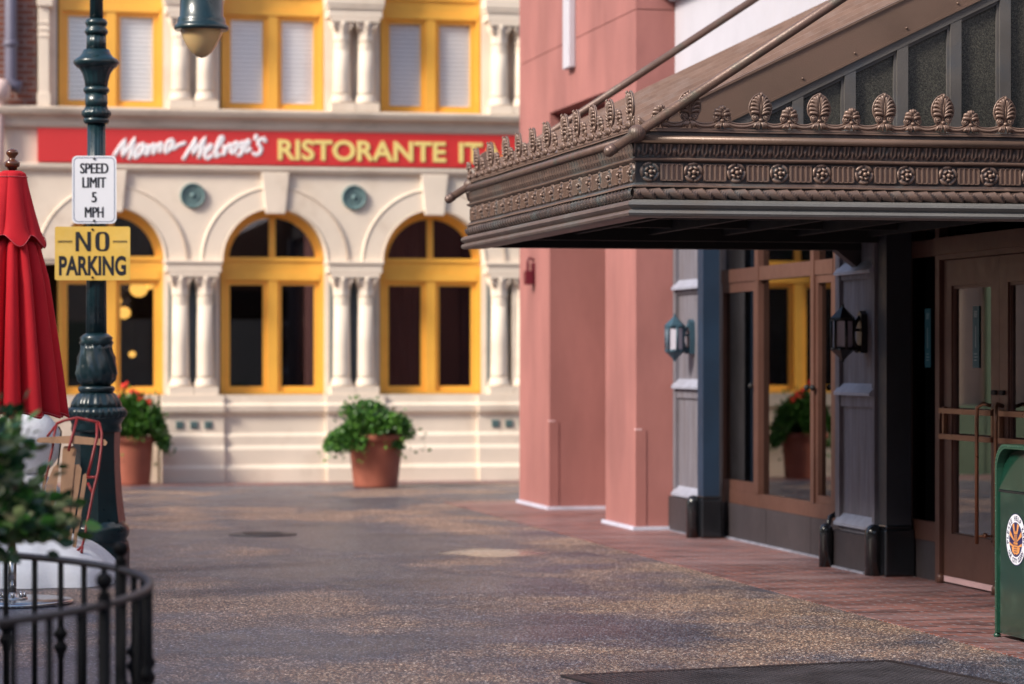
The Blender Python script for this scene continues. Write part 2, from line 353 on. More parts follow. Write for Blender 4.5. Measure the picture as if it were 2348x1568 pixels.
# ------------------------------------------------------------------ far restaurant
YF = 34.45                         # front of the facade; windows sit back at YW
YW = 34.78
BC = [2.35, 4.315, 6.28]; PC = [3.32, 5.29, 7.26]; HB = .983
R = thing('restaurant_building', 'cream two storey building with yellow arched windows and paired columns', 'building', (4.3, YF, 0))
XL, XR = 1.02, 9.2
mb = MB()
RO = .635; ZS = 2.69; ZT = 3.80
def arch_col(c):
    n = 40; xs = [c-HB+.0005] + [c-RO*math.cos(PI*k/n) for k in range(n+1)] + [c+HB-.0005]
    def zz(x):
        d = abs(x-c); return ZS + math.sqrt(max(0, RO*RO-d*d)) if d < RO else None
    for x0, x1 in zip(xs, xs[1:]):
        a = zz(x0) if abs(x0-c) <= RO+1e-6 and abs(x1-c) <= RO+1e-6 else None
        if a is None or (abs(x0-c) > RO-1e-6 and abs(x1-c) > RO+1e-5): a = b = 2.64
        else: a = zz(x0) or ZS; b = zz(x1) or ZS
        i = [mb.V(p) for p in ((x0,YF,a),(x1,YF,b),(x1,YF,ZT),(x0,YF,ZT),(x0,YW+.1,a),(x1,YW+.1,b),(x1,YW+.1,ZT),(x0,YW+.1,ZT))]
        mb.F((i[0],i[1],i[2],i[3])); mb.F((i[0],i[4],i[5],i[1]), True); mb.F((i[7],i[6],i[5],i[4]))
    for sgn in (-1, 1):
        x = c+sgn*RO; j = [mb.V(p) for p in ((x,YF,2.64),(x,YW+.1,2.64),(x,YW+.1,ZS),(x,YF,ZS))]; mb.F(j)
for c in BC: arch_col(c)
mb.box(XL, BC[0]-HB-.0005, YF, YW+.1, 0, ZT)        # plain end of the ground floor
mb.box(BC[2]+HB, XR, YF, YW+.1, 0, ZT)
mb.box(XL, XR, YF+.002, YW+.1, ZT+.001, 4.36)           # frieze behind the banner
for c in PC[:2]: mb.box(c-.34, c+.34, YF+.2, YW+.1, 1.05, 2.639)
mb.box(PC[2]-.34, XR, YF+.2, YW+.1, 1.05, 2.639)
# upper floor: piers and lintel
mb.box(1.46, XR, YF+.1, YW+.4, 6.55, 8.3)
for c in [1.36]+PC[:2]: mb.box(max(1.46, c-.34), c+.34, YF+.18, YW+.1, 4.5, 6.549)
mb.box(PC[2]-.34, XR, YF+.18, YW+.1, 4.5, 6.549)
mb.box(-6, XR, YF+.3, 40, 8.31, 8.5)
part('wall', mb, CREAM, R)
# plinth
def profx(prof, x0, x1, mats, name, parent, off=0):
    m2 = MB(); a = [m2.V((x0, YF-o-off, z)) for o, z in prof]; b = [m2.V((x1, YF-o-off, z)) for o, z in prof]
    for i in range(len(prof)-1): m2.F((a[i], b[i], b[i+1], a[i+1]))
    m2.F(a); m2.F(b[::-1]); m2.F((a[-1], b[-1], b[0], a[0])); part(name, m2, mats, parent)
PP = [(-.1, 0), (.17, 0), (.17, .17), (.12, .215), (.12, .40), (.085, .45), (.085, .56), (.05, .60), (.05, .80), (.11, .86), (.12, .93), (.06, .96), (.06, 1.06), (-.1, 1.06)]
profx(PP, 2.93, PC[0]+.36, CREAM, 'plinth', R, .05)
profx(PP, PC[0]+.3601, PC[1]-.3601, CREAM, 'plinth', R, 0)
profx(PP, PC[1]-.36, PC[1]+.36, CREAM, 'plinth', R, .05)
profx(PP, PC[1]+.3601, PC[2]-.4501, CREAM, 'plinth', R, 0)
profx(PP, PC[2]-.45, XR, CREAM, 'plinth', R, .05)
profx([(-.1, 0), (-.02, 0), (-.02, .86), (.03, .9), (.03, 1.06), (-.1, 1.06)], XL, 2.9, CREAM2, 'plinth', R, -.04)
for c in (PC[0], PC[2]-.06):
    for k in (-1, 0, 1):
        m2 = MB(); m2.box(-.045, .045, -.012, .03, -.045, .045)
        for j in (-1, 0, 1): m2.box(-.04, .04, -.02, -.012, j*.026-.006, j*.026+.006)
        part('plinth_vent', m2, TEAL, R, (c+k*.172, YF-.10, .70))
# horizontal mouldings
def band(prof, x0, x1, name, m=CREAM): profx([(-.05, prof[0][1])]+prof+[(-.05, prof[-1][1])], x0, x1, m, name, R)
band([(.05, 3.76), (.07, 3.80), (.07, 3.83), (.03, 3.84)], XL-.05, XR, 'moulding')
band([(.06, 4.262), (.08, 4.30), (.08, 4.345), (.10, 4.38), (.17, 4.42), (.19, 4.47), (.19, 4.49), (.05, 4.52)], XL-.3, XR, 'cornice', CREAM2)
# arch surrounds, keystones, medallions, string line
for k, c in enumerate(BC):
    m2 = MB(); n = 40
    for r0, r1, o in ((RO, .66, .03), (.66, .885, .018), (.8855, .905, .030)):
        ids = []
        for i in range(n+1):
            th = PI*i/n; cs, sn_ = math.cos(th), math.sin(th)
            ids.append([m2.V((c+r*cs, YF-oo, ZS+r*sn_)) for r, oo in ((r0, 0), (r0, o), (r1-.012, o), (r1, 0))])
        for a, b in zip(ids, ids[1:]):
            for j in range(3): m2.F((a[j], b[j], b[j+1], a[j+1]))
    part('arch_surround', m2, CREAM, R)
    m2 = MB(); m2.prism([(c-.12, 3.26), (c+.12, 3.26), (c+.17, 3.758), (c-.17, 3.758)], YF-.06, YF+.05); part('keystone', m2, CREAM, R, bevel=.01)
for c in PC:
    m2 = MB(); m2.lathe([(.001, .045), (.03, .04), (.04, .02), (.06, .02), (.075, .035), (.095, .02), (.12, .025), (.135, .045), (.15, .04), (.155, 0)], seg=32, caps=False)
    me = m2.mesh('medallion', TEAL); part('medallion', me, TEAL, R, M=Matrix.Translation((c-.005, YF-.0, 3.47)) @ Matrix.Rotation(PI/2, 4, 'X'))
# columns
def column_meshes(h):
    sh = MB(); sh.lathe([(.108, 0), (.108, .04), (.104, h*.4), (.096, h)], seg=28)
    for k in range(3): sh.lathe([(.097, h-.10+k*.035), (.108, h-.09+k*.035), (.097, h-.08+k*.035)], seg=28, caps=False)
    cp = MB(); cp.lathe([(.098, 0), (.108, .02), (.102, .04), (.105, .10), (.125, .18), (.15, .235)], seg=40, fn=lambda r, z, t: r*(1+.07*math.cos(8*t)*min(1, z/.1)))
    for a in range(4):
        th = PI/4+a*PI/2
        cp.tube([(.10*math.cos(th), .10*math.sin(th), .12), (.16*math.cos(th), .16*math.sin(th), .20), (.175*math.cos(th), .175*math.sin(th), .235), (.15*math.cos(th), .15*math.sin(th), .215)], .022, 8)
    cp.box(-.15, .15, -.15, .15, .236, .285)
    bs = MB(); bs.box(-.146, .146, -.146, .146, 0, .10); bs.lathe([(.135, .10), (.142, .125), (.13, .15), (.118, .165), (.124, .185), (.108, .205)], seg=28)
    return sh.mesh('shaft', CREAM), cp.mesh('capital', CREAM), bs.mesh('column_base', CREAM)
def columns(zb, zt, pairs):
    h = zt-zb-.205-.285; sh, cp, bs = column_meshes(h)
    for c in pairs:
        for s in ((-1, 1) if c < 8 else (0,)):
            x = c+s*.149; y = YF+.06
            o = part('column', sh, None, R, (x, y, zb+.205)); part('capital', cp, None, o, (x, y, zb+.205+h)); part('column_base', bs, None, o, (x, y, zb))
        m2 = MB(); m2.box(c-.335, c+.335, YF-.09, YF+.25, zt, zt+.11); m2.box(c-.35, c+.35, YF-.11, YF+.25, zt+.1101, zt+.15)
        part('impost_block', m2, CREAM, R, bevel=.008)
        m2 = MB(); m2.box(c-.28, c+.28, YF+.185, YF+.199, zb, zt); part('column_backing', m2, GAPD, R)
columns(1.06, 2.54, PC)
columns(4.52, 5.66, PC)
m2 = MB(); m2.box(1.475, 1.60, YF+.02, YF+.3, 4.521, 8.2); m2.box(1.46, 1.615, YF, YF+.3, 4.5215, 4.68)
for z in (5.35, 5.43, 5.51): m2.box(1.468, 1.607, YF+.01, YF+.3, z, z+.03)
m2.box(1.46, 1.64, YF-.02, YF+.3, 5.72, 5.85)
part('pilaster', m2, CREAM, R, bevel=.006)
# entablature over the upper pairs
for c in PC:
    m2 = MB(); m2.box(c-.36, c+.36, YF-.12, YF+.2, 5.812, 5.93); m2.box(c-.33, c+.33, YF-.08, YF+.2, 5.931, 6.6); m2.box(c-.40, c+.40, YF-.16, YF+.2, 6.601, 6.75)
    part('entablature', m2, CREAM, R, bevel=.01)
# windows
def arched_window(c):
    f = MB(); y0, y1, y2 = YW-.09, YW-.05, YW+.02; z0 = 1.06
    for s in (-1, 1):
        a, b = sorted((c+s*RO, c+s*(RO-.055))); f.box(a, b, y0, y2, z0, ZS)
        a, b = sorted((c+s*(RO-.056), c+s*(RO-.115))); f.box(a, b, y1, y2, z0+.04, 2.46)
        a, b = sorted((c+s*.0601, c+s*.115)); f.box(a, b, y1, y2, z0+.04, 2.46)
        a, b = sorted((c+s*.1151, c+s*(RO-.1151))); f.box(a, b, y1, y2, z0+.04, z0+.10); f.box(a, b, y1, y2, 2.40, 2.46)
    f.box(c-.06, c+.06, y0, y2, z0+.04, 2.46); f.box(c-RO+.0555, c+RO-.0555, y0-.01, y2, z0, z0+.0395)
    f.box(c-RO+.0555, c+RO-.0555, y0-.012, y2, 2.4605, 2.56); f.box(c-RO+.0555, c+RO-.0555, y0, y2, 2.5605, 2.69); f.box(c-RO+.03, c+RO-.03, y0-.02, y2, 2.6905, 2.74)
    f.box(c-.04, c+.04, y1, y2, 2.741, ZS+.545)
    n = 40
    for r0, r1, ya in ((RO, RO-.055, y0), (RO-.055, RO-.10, y1)):
        ids = []
        for i in range(n+1):
            th = PI*i/n; cs, s_ = math.cos(th), math.sin(th)
            ids.append([f.V((c+r*cs, yy, ZS+r*s_)) for r, yy in ((r0, ya), (r1, ya), (r1, y2), (r0, y2))])
        for a, b in zip(ids, ids[1:]):
            for j in range(4): f.F((a[j], b[j], b[(j+1) % 4], a[(j+1) % 4]))
    w = part('arched_window', f, YEL, R)
    for s in (-1, 1):
        g = MB(); a, b = sorted((c+s*.11, c+s*(RO-.11))); g.box(a, b, YW-.02, YW-.014, z0+.09, 2.41); part('pane', g, GLS, w)
        pts = [(c+s*.03, 2.735)]+[(c+s*.03+s*((RO-.095)-.03)*math.cos(PI/2*k/14), max(2.735, ZS+(RO-.095)*math.sin(PI/2*k/14))) for k in range(15)]
        g = MB(); g.prism(pts, YW-.02, YW-.014); part('pane', g, GLS, w)
    return w
ws = [arched_window(c) for c in BC]
def upper_window(c, k):
    f = MB(); y0, y1, y2 = YW-.09, YW-.05, YW+.02; z0 = 4.52; zt = 6.5; hw = .625
    for s in (-1, 1):
        a, b = sorted((c+s*hw, c+s*(hw-.05))); f.box(a, b, y0, y2, z0, zt)
        a, b = sorted((c+s*(hw-.0501), c+s*(hw-.115))); f.box(a, b, y1, y2, z0+.04, 5.70)
        a, b = sorted((c+s*.0601, c+s*.115)); f.box(a, b, y1, y2, z0+.04, 5.70)
        a, b = sorted((c+s*.1151, c+s*(hw-.1151))); f.box(a, b, y1, y2, z0+.04, z0+.105); f.box(a, b, y1, y2, 5.645, 5.70)
    f.box(c-.06, c+.06, y0, y2, z0+.04, 5.70); f.box(c-hw+.0501, c+hw-.0501, y0-.01, y2, z0, z0+.0395)
    f.box(c-hw+.0501, c+hw-.0501, y0-.012, y2, 5.7005, 5.76); f.box(c-hw+.0501, c+hw-.0501, y0+.01, y2, 5.7605, 5.93); f.box(c-hw+.0501, c+hw-.0501, y0-.02, y2, 5.9305, 5.98)
    f.box(c-.04, c+.04, y1, y2, 5.981, zt)
    w = part('upper_window', f, YEL, R)
    g = MB(); g.box(c-hw+.04, c+hw-.04, YW-.018, YW-.012, 5.97, zt); part('pane', g, GLS, w)
    for s in (-1, 1):
        a, b = sorted((c+s*.11, c+s*(hw-.11))); g = MB(); g.box(a, b, YW-.018, YW-.012, z0+.10, 5.65); part('pane', g, GLSU, w)
        g = MB(); zz = z0+.06
        while zz < 5.66:
            i = [g.V(p) for p in ((a-.05, YW-.006, zz), (b+.05, YW-.006, zz), (b+.05, YW+.008, zz+.049), (a-.05, YW+.008, zz+.049))]; g.F(i); zz += .055
        part('venetian_blind', g, BLIND, w)
for k, c in enumerate(BC): upper_window(c, k)
# rooms behind the glass
m2 = MB(); m2.box(XL+.3, XR-.2, YW+2.0, YW+2.1, 0, 4.3); m2.box(XL+.3, XR-.2, YW+.11, YW+2, .3, .4); m2.box(XL+.3, XR-.2, YW+.11, YW+2, 3.9, 4.0)
m2.box(XL+.3, XL+.4, YW+.11, YW+2, .4, 3.9); m2.box(XR-.3, XR-.2, YW+.11, YW+2, .4, 3.9); m2.box(XL+.3, XR-.2, YW+.3, YW+.35, 4.4, 8)
m2.box(3.6, 4.1, YW+1.3, YW+1.7, .4, 1.9); m2.box(5.6, 6.3, YW+1.2, YW+1.5, .4, 2.2)
part('interior', m2, DARKIN, R)
m2 = MB()
for c, x0, x1 in ((BC[1], .33, .60), (BC[2], -.62, -.1), (BC[2], .45, .64)):
    m2.grid(lambda u, v, c=c, x0=x0, x1=x1: (c+x0+(x1-x0)*u, YW+.25+.03*math.sin(u*26), .9+v*2.6), 40, 1)
part('curtain', m2, CURT, R)
# pendant lamps glowing in the left window
for (px, py, r) in ((318, 662, .115), (284, 717, .085), (268, 690, .06), (303, 812, .045), (345, 655, .05)):
    X = X_at(px, YW+1.0); z = Z_at(py, dep(X, YW+1.0)); m2 = MB(); m2.ball((0, 0, 0), r, 16, 10, .9); m2.m = 1; m2.lathe([(r*.35, r*.8), (r*.35, r*1.1), (.006, r*1.15), (.006, 3.88-z)], seg=8)
    tag(part('pendant_lamp', m2, [GLOW, BLACKM], None, (X, YW+1.0, z)), {318: 'largest glowing amber globe lamp inside the leftmost arched window', 284: 'second largest amber globe lamp, lower than the big one in the same window',
        268: 'small amber globe at the left edge of the right pane of the leftmost window', 303: 'lowest tiny amber lamp seen low in the leftmost arched window', 345: 'small amber globe right of the biggest globe in the leftmost window'}[px], 'lamp', 'amber globe lamps inside the restaurant')
# banner sign
S = thing('restaurant_sign', 'long red banner board with white script and yellow capital letters above the arches', 'sign', (4.6, YF-.06, 3.86))
m2 = MB(); m2.box(1.46, 8.4, YF-.07, YF-.005, 3.85, 4.255); part('sign_board', m2, REDB, S)
def scr(zx, zy):
    px = (260+zx/5.104)*.917; py = (320+zy/5.104)*.917; X = X_at(px, YF-.08); return (X, YF-.085, Z_at(py, dep(X, YF)))
ST = [[(125,370),(275,150),(230,385),(400,135),(320,415)], [(520,210),(450,230),(400,330),(400,390),(470,330),(520,215),(500,350)],
 [(570,215),(550,360),(600,250),(650,210),(630,340),(690,230),(740,200),(715,330)], [(890,155),(820,180),(790,260),(790,320),(850,270),(895,165),(870,280),(960,225),(1050,195)],
 [(1010,415),(1180,140),(1130,355),(1300,125),(1205,400)], [(1290,330),(1370,260),(1370,220),(1310,270),(1290,360),(1320,400),(1390,350)],
 [(1400,340),(1525,150),(1495,120),(1440,240),(1430,375),(1490,330)], [(1545,225),(1530,360),(1565,270),(1620,205)], [(1690,190),(1640,230),(1620,320),(1665,320),(1705,240),(1685,190),(1730,220)],
 [(1780,180),(1730,230),(1770,290),(1740,355),(1695,345)], [(1790,265),(1850,205),(1850,165),(1800,200),(1795,290),(1830,310),(1880,260)], [(1955,90),(1925,165)],
 [(2070,190),(2045,140),(1990,160),(1970,210),(2010,265),(1990,330),(1940,350),(1895,320)]]
m2 = MB()
for s in ST:
    pts = [Vector(scr(*p)) for p in s]; out = []
    for i in range(len(pts)-1):
        q0, q1, q2, q3 = pts[max(i-1, 0)], pts[i], pts[i+1], pts[min(i+2, len(pts)-1)]
        for k in range(5):
            t = k/5; out.append(.5*((2*q1)+(q2-q0)*t*.6+(2*q0-5*q1+4*q2-q3)*0+Vector((0,0,0)))*0 + q1.lerp(q2, t) + ((q1-q0)*(.12*t*(1-t)) - (q3-q2)*(.12*t*(1-t))))
    out.append(pts[-1]); m2.tube(out, .024, 8)
m2.v = [(x_, YF-.074+(y_-YF+.085)*.22, z_) for x_, y_, z_ in m2.v]
part('script_lettering', m2, WHT, S)
for (word, a, b) in (('RISTORANTE', 637, 1022), ('ITALIANO', 1052, 1345)):
    m2 = MB(); Xa, Xb = X_at(a, YF-.08), X_at(b, YF-.08); pxm = (a+b)/2; py = 347+(pxm-830)*.016; zc = Z_at(py, dep((Xa+Xb)/2, YF))
    add_text(m2, word, lambda u, v: ((Xa+Xb)/2+u, YF-.078, zc+v), Xb-Xa, .255, .028)
    o = part('capital_lettering', m2, YLET, S); md = o.modifiers.new('solid', 'SOLIDIFY'); md.thickness = .008; md.offset = 0

# ------------------------------------------------------------------ brick neighbour on the left of the restaurant
B = thing('brick_building', 'dark red brick building with a grey downpipe, left of the restaurant', 'building', (0, YF, 0))
m2 = MB(); m2.box(-4.5, 1.459, YF+.12, 40, 4.53, 8.3); m2.box(-12, -4.5, YF+.3, 40, 0, 8.3); part('wall', m2, BRK, B)
m2 = MB(); m2.box(-4.499, 1.019, YF+.2, YW+.3, 3.1, 4.36)
for x0, x1 in ((.5, 1.019), (-1.9, -1.5), (-4.499, -4.0)): m2.box(x0, x1, YF+.2, YW+.3, 0, 3.099)
part('ground_floor_wall', m2, SAND, B)
m2 = MB(); m2.box(-4.6, XL-.31, YF-.16, YF+.3, 4.361, 4.52); part('cornice', m2, CREAM2, B)
# green double doors and shopfront, seen from the street and mirrored in the glass doors on the right
for x0, x1 in ((-1.499, .499), (-3.999, -1.901)):
    m2 = MB(); w = (x1-x0)/3
    m2.box(x0, x1, YF+.25, YF+.35, 2.6, 2.75)
    for k in range(4): m2.box(x0+k*w-(.07 if k else 0), x0+k*w+(.07 if k < 3 else 0), YF+.25, YF+.35, 0, 2.599)
    for k in range(3): m2.box(x0+k*w+.07, x0+(k+1)*w-.07, YF+.26, YF+.34, 0, .9)
    part('green_shopfront', m2, GRND, B)
    m2 = MB(); m2.box(x0, x1, YF+.40, YF+.42, .9, 3.0); part('shop_backing', m2, SAND, B)
m2 = MB(); xp, yp = X_at(25, YF), YF+.03
zb = Z_at(195, dep(xp, yp)); m2.tube([(xp, yp, 8.2), (xp, yp, zb+.08), (xp+.02, yp, zb), (xp+.12, yp-.02, zb-.02)], .075, 16); m2.lathe([(.075, 0), (.092, .01), (.092, .07), (.075, .08)], (xp, yp, zb+.45), 16)
part('downpipe', m2, PIPE, B)
m2 = MB(); xb = X_at(0, YF-.3)
m2.M = Matrix.Translation((xb, YF-.1, 0)); z = [Z_at(v, 34) for v in (382, 368, 250, 232, 200, 185)]
m2.lathe([(.02, z[0]), (.06, z[1]), (.05, z[2]), (.06, z[3]), (.13, z[3]+.03), (.13, z[4]), (.08, z[5])], seg=8)
part('wall_bracket', m2, BLUSH, B)

# ------------------------------------------------------------------ pink building
K = thing('pink_building', 'tall rose pink stucco building with square pillars and a dark recess', 'building', (6.2, 26, 0))
XP = 6.17; Y2a = Y_at(1458, XP); Y2b = Y_at(1388, XP); Y1a = Y_at(1260, XP); Y1b = 28.9
m2 = MB(); zl = 3.93
m2.box(XP, 9, Y2a, Y1b, zl+.62, 9.5)
m2.box(XP-.0, 9, Y2a, Y1b, zl, zl+.612)
m2.box(XP+1.6, 9, Y2b+.3, Y1a-.001, 0, zl-.001)
part('wall', m2, PINK, K)
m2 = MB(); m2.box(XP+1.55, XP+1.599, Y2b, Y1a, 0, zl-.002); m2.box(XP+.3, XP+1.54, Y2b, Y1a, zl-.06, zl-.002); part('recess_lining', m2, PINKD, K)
for (ya, yb, w) in ((Y2a, Y2b, .62), (Y1a, Y1b, 1.6)):
    m2 = MB(); m2.box(XP, XP+w, ya, yb, 0, zl-.001); pl = part('pillar', m2, PINK, K)
    m2 = MB(); h = .875; m2.box(XP-.006, XP, ya-.006, ya+.07, .03, h); m2.box(XP+.0005, XP+.09, ya-.006, ya-.0005, .03, h)
    part('corner_guard', m2, PINK, pl)
    m2 = MB(); m2.box(XP-.007, XP, ya-.007, ya+.04, h, h+.015); m2.box(XP+.0005, XP+.05, ya-.007, ya-.0005, h, h+.015); part('guard_cap', m2, GUARDT, pl)
    m2 = MB(); m2.box(XP-.035, XP+w, ya-.035, yb+.02, .006, .035); part('base_strip', m2, PCURB, pl)
m2 = MB(); m2.box(XP-.07, XP-.001, Y_at(1308, XP-.05), Y_at(1294, XP-.05), 4.27, 8); part('light_strip', m2, WHW, K, bevel=.01)
yy = Y_at(1207, XP-.08); m2 = MB(); m2.box(XP-.10, XP-.03, yy-.06, yy+.06, 2.25, 2.39); m2.box(XP-.03, XP, yy-.05, yy+.05, 2.25, 2.47)
m2.tube([(XP, yy, 2.5), (XP-.06, yy, 2.52), (XP-.07, yy, 2.48), (XP-.07, yy, 2.38)], .015, 8)
tag(part('alarm_horn', m2, DRED, None, bevel=.01), 'small dark red alarm box on the side of the farther pink pillar', 'alarm')

# ------------------------------------------------------------------ theatre building on the right
H = thing('theater_building', 'dark shopfront building with grey pilasters, brown framed windows and glass doors', 'building', (6.7, 19, 0))
XW = 6.68; XPI = 6.50; XD = 6.75; XC = 6.42
ywn0, ywn1 = 20.0, 23.2
m2 = MB()
m2.box(XW, 9, 18.72, ywn0, .0, 3.6); m2.box(XW, 9, ywn1, Y2a-.001, .0, 3.6); m2.box(XW+.02, 9, ywn0, ywn1, 3.0, 3.6)
m2.box(XW+.02, 9, 2, 18.96, 3.1, 3.6); m2.box(XW, 9, 2, 14.3, 0, 3.099)
part('wall', m2, BLKC, H)
m2 = MB(); m2.box(6.52, 9, 2, Y2a-.001, 3.93, 4.62); m2.box(6.46, 9, 2, Y2a-.001, 4.621, 4.66); m2.box(6.38, 9, 2, Y2a+.1, 4.661, 4.76); m2.box(6.5, 9, 2, Y2a-.001, 4.761, 9)
m2.box(6.44, 9, 2, Y2a-.001, 6.0, 6.1)
part('upper_wall', m2, WHW, H)
m2 = MB(); m2.box(6.6, 9, 2, Y2a-.002, 3.601, 3.929); part('shadow_band', m2, BASE, H)  # dark band standing in for the shadow gap under the white wall
# plinths
m2 = MB(); m2.box(XW-.03, XW+.2, 19.571, ywn1-.181, .006, .30); m2.box(XPI-.04, XW+.2, 18.712, 19.57, .006, .27); m2.box(XPI-.04, XW+.2, ywn1-.18, Y2a-.003, .006, .30)
m2.box(XW+.05, XW+.3, 18.03, 18.68, .006, .27)
for yj in (20.6, 21.75, 22.9): m2.box(XW-.033, XW-.0295, yj-.004, yj+.004, .006, .30)
part('plinth', m2, BASE, H)
m2 = MB(); m2.box(XW-.055, XW-.0305, ywn0-.1, ywn1, .004, .02); m2.box(XPI-.065, XPI-.0405, 18.75, 19.57, .004, .02); m2.box(XPI-.065, XPI-.0405, ywn1-.18, Y2a, .004, .012); part('base_strip', m2, mat('grey_grout_strip', (.22, .22, .27), .6, var=.4, vs=9), H)
# pilasters: boarded panels with three sloping ledges
for (ya, yb) in ((18.71, 19.56), (ywn1-.17, Y2a-.004)):
    m2 = MB(); m2.box(XPI+.03, XW+.2, ya, yb, .27, 3.6)
    m2.box(XPI, XPI+.0295, ya, ya+.05, .30, 3.6); m2.box(XPI, XPI+.0295, yb-.09, yb, .30, 3.6)
    for zz in (.30, 1.2, 2.1, 3.1): m2.box(XPI+.01, XPI+.0295, ya+.0505, yb-.0905, zz-.04, zz+.04)
    p = part('pilaster', m2, GREYW, H)
    for z in (.345, 1.275, 2.13):
        m2 = MB(); m2.prism([(XPI-.03, z-.035), (XPI-.03, z-.015), (XPI+.03, z+.05), (XPI+.03, z-.035)], ya+.02, yb-.05); part('ledge', m2, LEDGE, p)
# columns with cast iron boots
def boot(x0, x1, y0, y1, parent, h):
    m = MB(); m.box(x0-.015, x1+.015, y0-.015, y1+.015, .006, h); m.box(x0-.006, x1+.006, y0-.006, y1+.006, h, h+.03); return part('boot', m, BOOT, parent, bevel=.012)
def dome(x, y, r, h):
    m = MB(); m.lathe([(r, .006), (r, h-r)]+[(max(.001, r*math.cos(PI/2*k/6)), h-r+r*math.sin(PI/2*k/6)) for k in range(1, 7)], (x, y, 0), 20); return m
for (yc, mt_, XC, cw) in ((18.60, BLKC, 6.52, .18), (22.86, BLUEC, 6.42, .14)):
    m2 = MB(); m2.box(XC, XC+cw, yc-.085, yc+.085, .3, 3.59)
    c = part('steel_column', m2, mt_, H, label='navy blue column' if yc > 20 else 'near black column')
    boot(XC, XC+cw+.005, yc-.09, yc+.09, c, .33)
    part('boot', dome(XC-.045, yc+.05, .062, .36), BOOT, c)
part('downpipe_boot', dome(6.41, 19.50, .05, .32), BOOT, H)
m2 = MB(); m2.tube([(6.43, 19.56, .25), (6.47, 19.58, .36), (6.52, 19.6, .38)], .02, 8); part('downpipe', m2, BOOT, H)
# window
def yz_frame(m, x0, x1, y0, y1, z0, z1, t, b=None):
    b = b or t
    m.box(x0, x1, y0, y0+t, z0, z1); m.box(x0, x1, y1-t, y1, z0, z1); m.box(x0, x1, y0+t+.0003, y1-t-.0003, z0, z0+b); m.box(x0, x1, y0+t+.0003, y1-t-.0003, z1-t, z1)
m2 = MB(); X0 = XW-.02; X1 = XW+.05
ya, yb, yc, yd, ye, yf = 20.0, 20.52, 20.74, 21.96, 22.23, 23.17
yz_frame(m2, X0, X1, 20.0, 23.19, .301, 3.0, .09, .11)
m2.box(X0-.005, X1, 20.0905, 23.0995, 2.13, 2.24)
m2.box(X0-.012, X1, 20.52, 20.60, .4115, 2.9); m2.box(X0-.012, X1, 21.96, 22.06, .4115, 2.9)
yz_frame(m2, X0+.004, X1, 20.091, 20.5195, .412, 2.129, .06)
yz_frame(m2, X0+.004, X1, 22.0605, 23.099, .412, 2.129, .08)
wf = part('shop_window', m2, BRN, H)
for (a, b, z0, z1) in ((20.1, 20.52, .42, 2.14), (20.55, 22.0, .41, 2.14), (22.05, 23.1, .42, 2.14), (20.1, 23.1, 2.23, 2.92)):
    g = MB(); g.box(X0+.035, X0+.04, a, b, z0, z1); part('pane', g, GLSD, wf)
for y in (20.49, 20.63, 22.1):
    k = MB(); k.ball((X0-.03, y, 1.28), .022); part('knob', k, BLACKM, wf)
m2 = MB(); m2.box(8.0, 8.05, 15.0, 23.2, 0, 3.1); m2.box(XW+.21, 8, 19.4, 19.45, 0, 3.1); m2.box(XW+.06, 8, 14.7, 23.2, .007, .02); part('interior', m2, DARKIN, H)
bx0, by0 = 7.05, Y_at(1838, 7.05)
m2 = MB(); z0, z1 = .30, .64; m2.box(bx0-.12, bx0+.12, by0-.13, by0+.13, z0, z0+.02)
for s in (-1, 1):
    for t in (-1, 1): m2.box(*sorted((bx0+s*.12, bx0+s*.09)), *sorted((by0+t*.13, by0+t*.10)), z0+.0205, z1)
    for k in range(4): m2.box(*sorted((bx0+s*.1205, bx0+s*.13)), by0-.13, by0+.13, z0+.02+k*.085, z0+.085+k*.085)
    for k in range(4): m2.box(bx0-.12, bx0+.12, *sorted((by0+s*.1305, by0+s*.14)), z0+.02+k*.085, z0+.085+k*.085)
tag(part('display_crate', m2, CRATE), 'white slatted crate standing inside the shop window', 'crate')
m2 = MB(); m2.lathe([(.075, .645), (.095, .82), (.10, .825), (.10, .84), (.092, .84), (.072, .66), (.01, .66)], (bx0, by0, 0), 24)
tag(part('bucket', m2, BUCK), 'small cream bucket on top of the crate inside the shop window', 'bucket')
m2 = MB(); m2.box(6.76, 7.6, 20.05, 23.15, .02, .30); part('window_platform', m2, BASE, H)
# doors
XDf = XD
m2 = MB()
m2.box(XDf-.06, XDf+.1, 17.948, 18.027, .006, 3.05)                # jamb
m2.box(XDf-.05, XDf+.1, 18.676-.05, 18.676, .27, 3.05)
m2.box(XDf-.10, XDf+.1, 14.760, 17.948, 2.19, 2.30); m2.box(XDf-.045, XDf+.1, 18.027, 18.627, 2.19, 2.30)
m2.box(XDf-.075, XDf+.1, 14.760, 17.948, 2.155, 2.1895)
m2.box(XDf-.03, XDf+.1, 18.027, 18.627, .27, .40)
m2.box(XDf-.04, XDf+.1, 16.334, 16.393, 2.301, 3.05)
df = part('door_frame', m2, BRN, H)
g = MB(); g.box(XDf, XDf+.01, 18.027, 18.627, .4, 2.19); part('pane', g, m_glass('dark_sidelight_glass', (.08, .08, .09), refl=.5), df)
g = MB(); g.box(XDf, XDf+.01, 15, 17.948, 2.3, 3.05); part('pane', g, m_glass('transom_glass', (.1, .09, .09), refl=.8), df)
def notice(yc, x, zc):
    m = MB(); m.box(x-.004, x-.001, yc-.055, yc+.055, zc-.20, zc+.20); n = part('notice', m, [TEALS], H)
    m = MB(); m.box(x-.006, x-.0042, yc-.006, yc+.004, zc-.07, zc+.07)
    random.seed(int(yc*10))
    for r in range(7):
        z = zc+.165-r*.011 if r < 4 else zc-.11-(r-4)*.02; m.box(x-.006, x-.0042, yc-.03+random.random()*.01, yc+.03-random.random()*.01, z-.003, z+.003)
    part('print', m, TEALT, n)
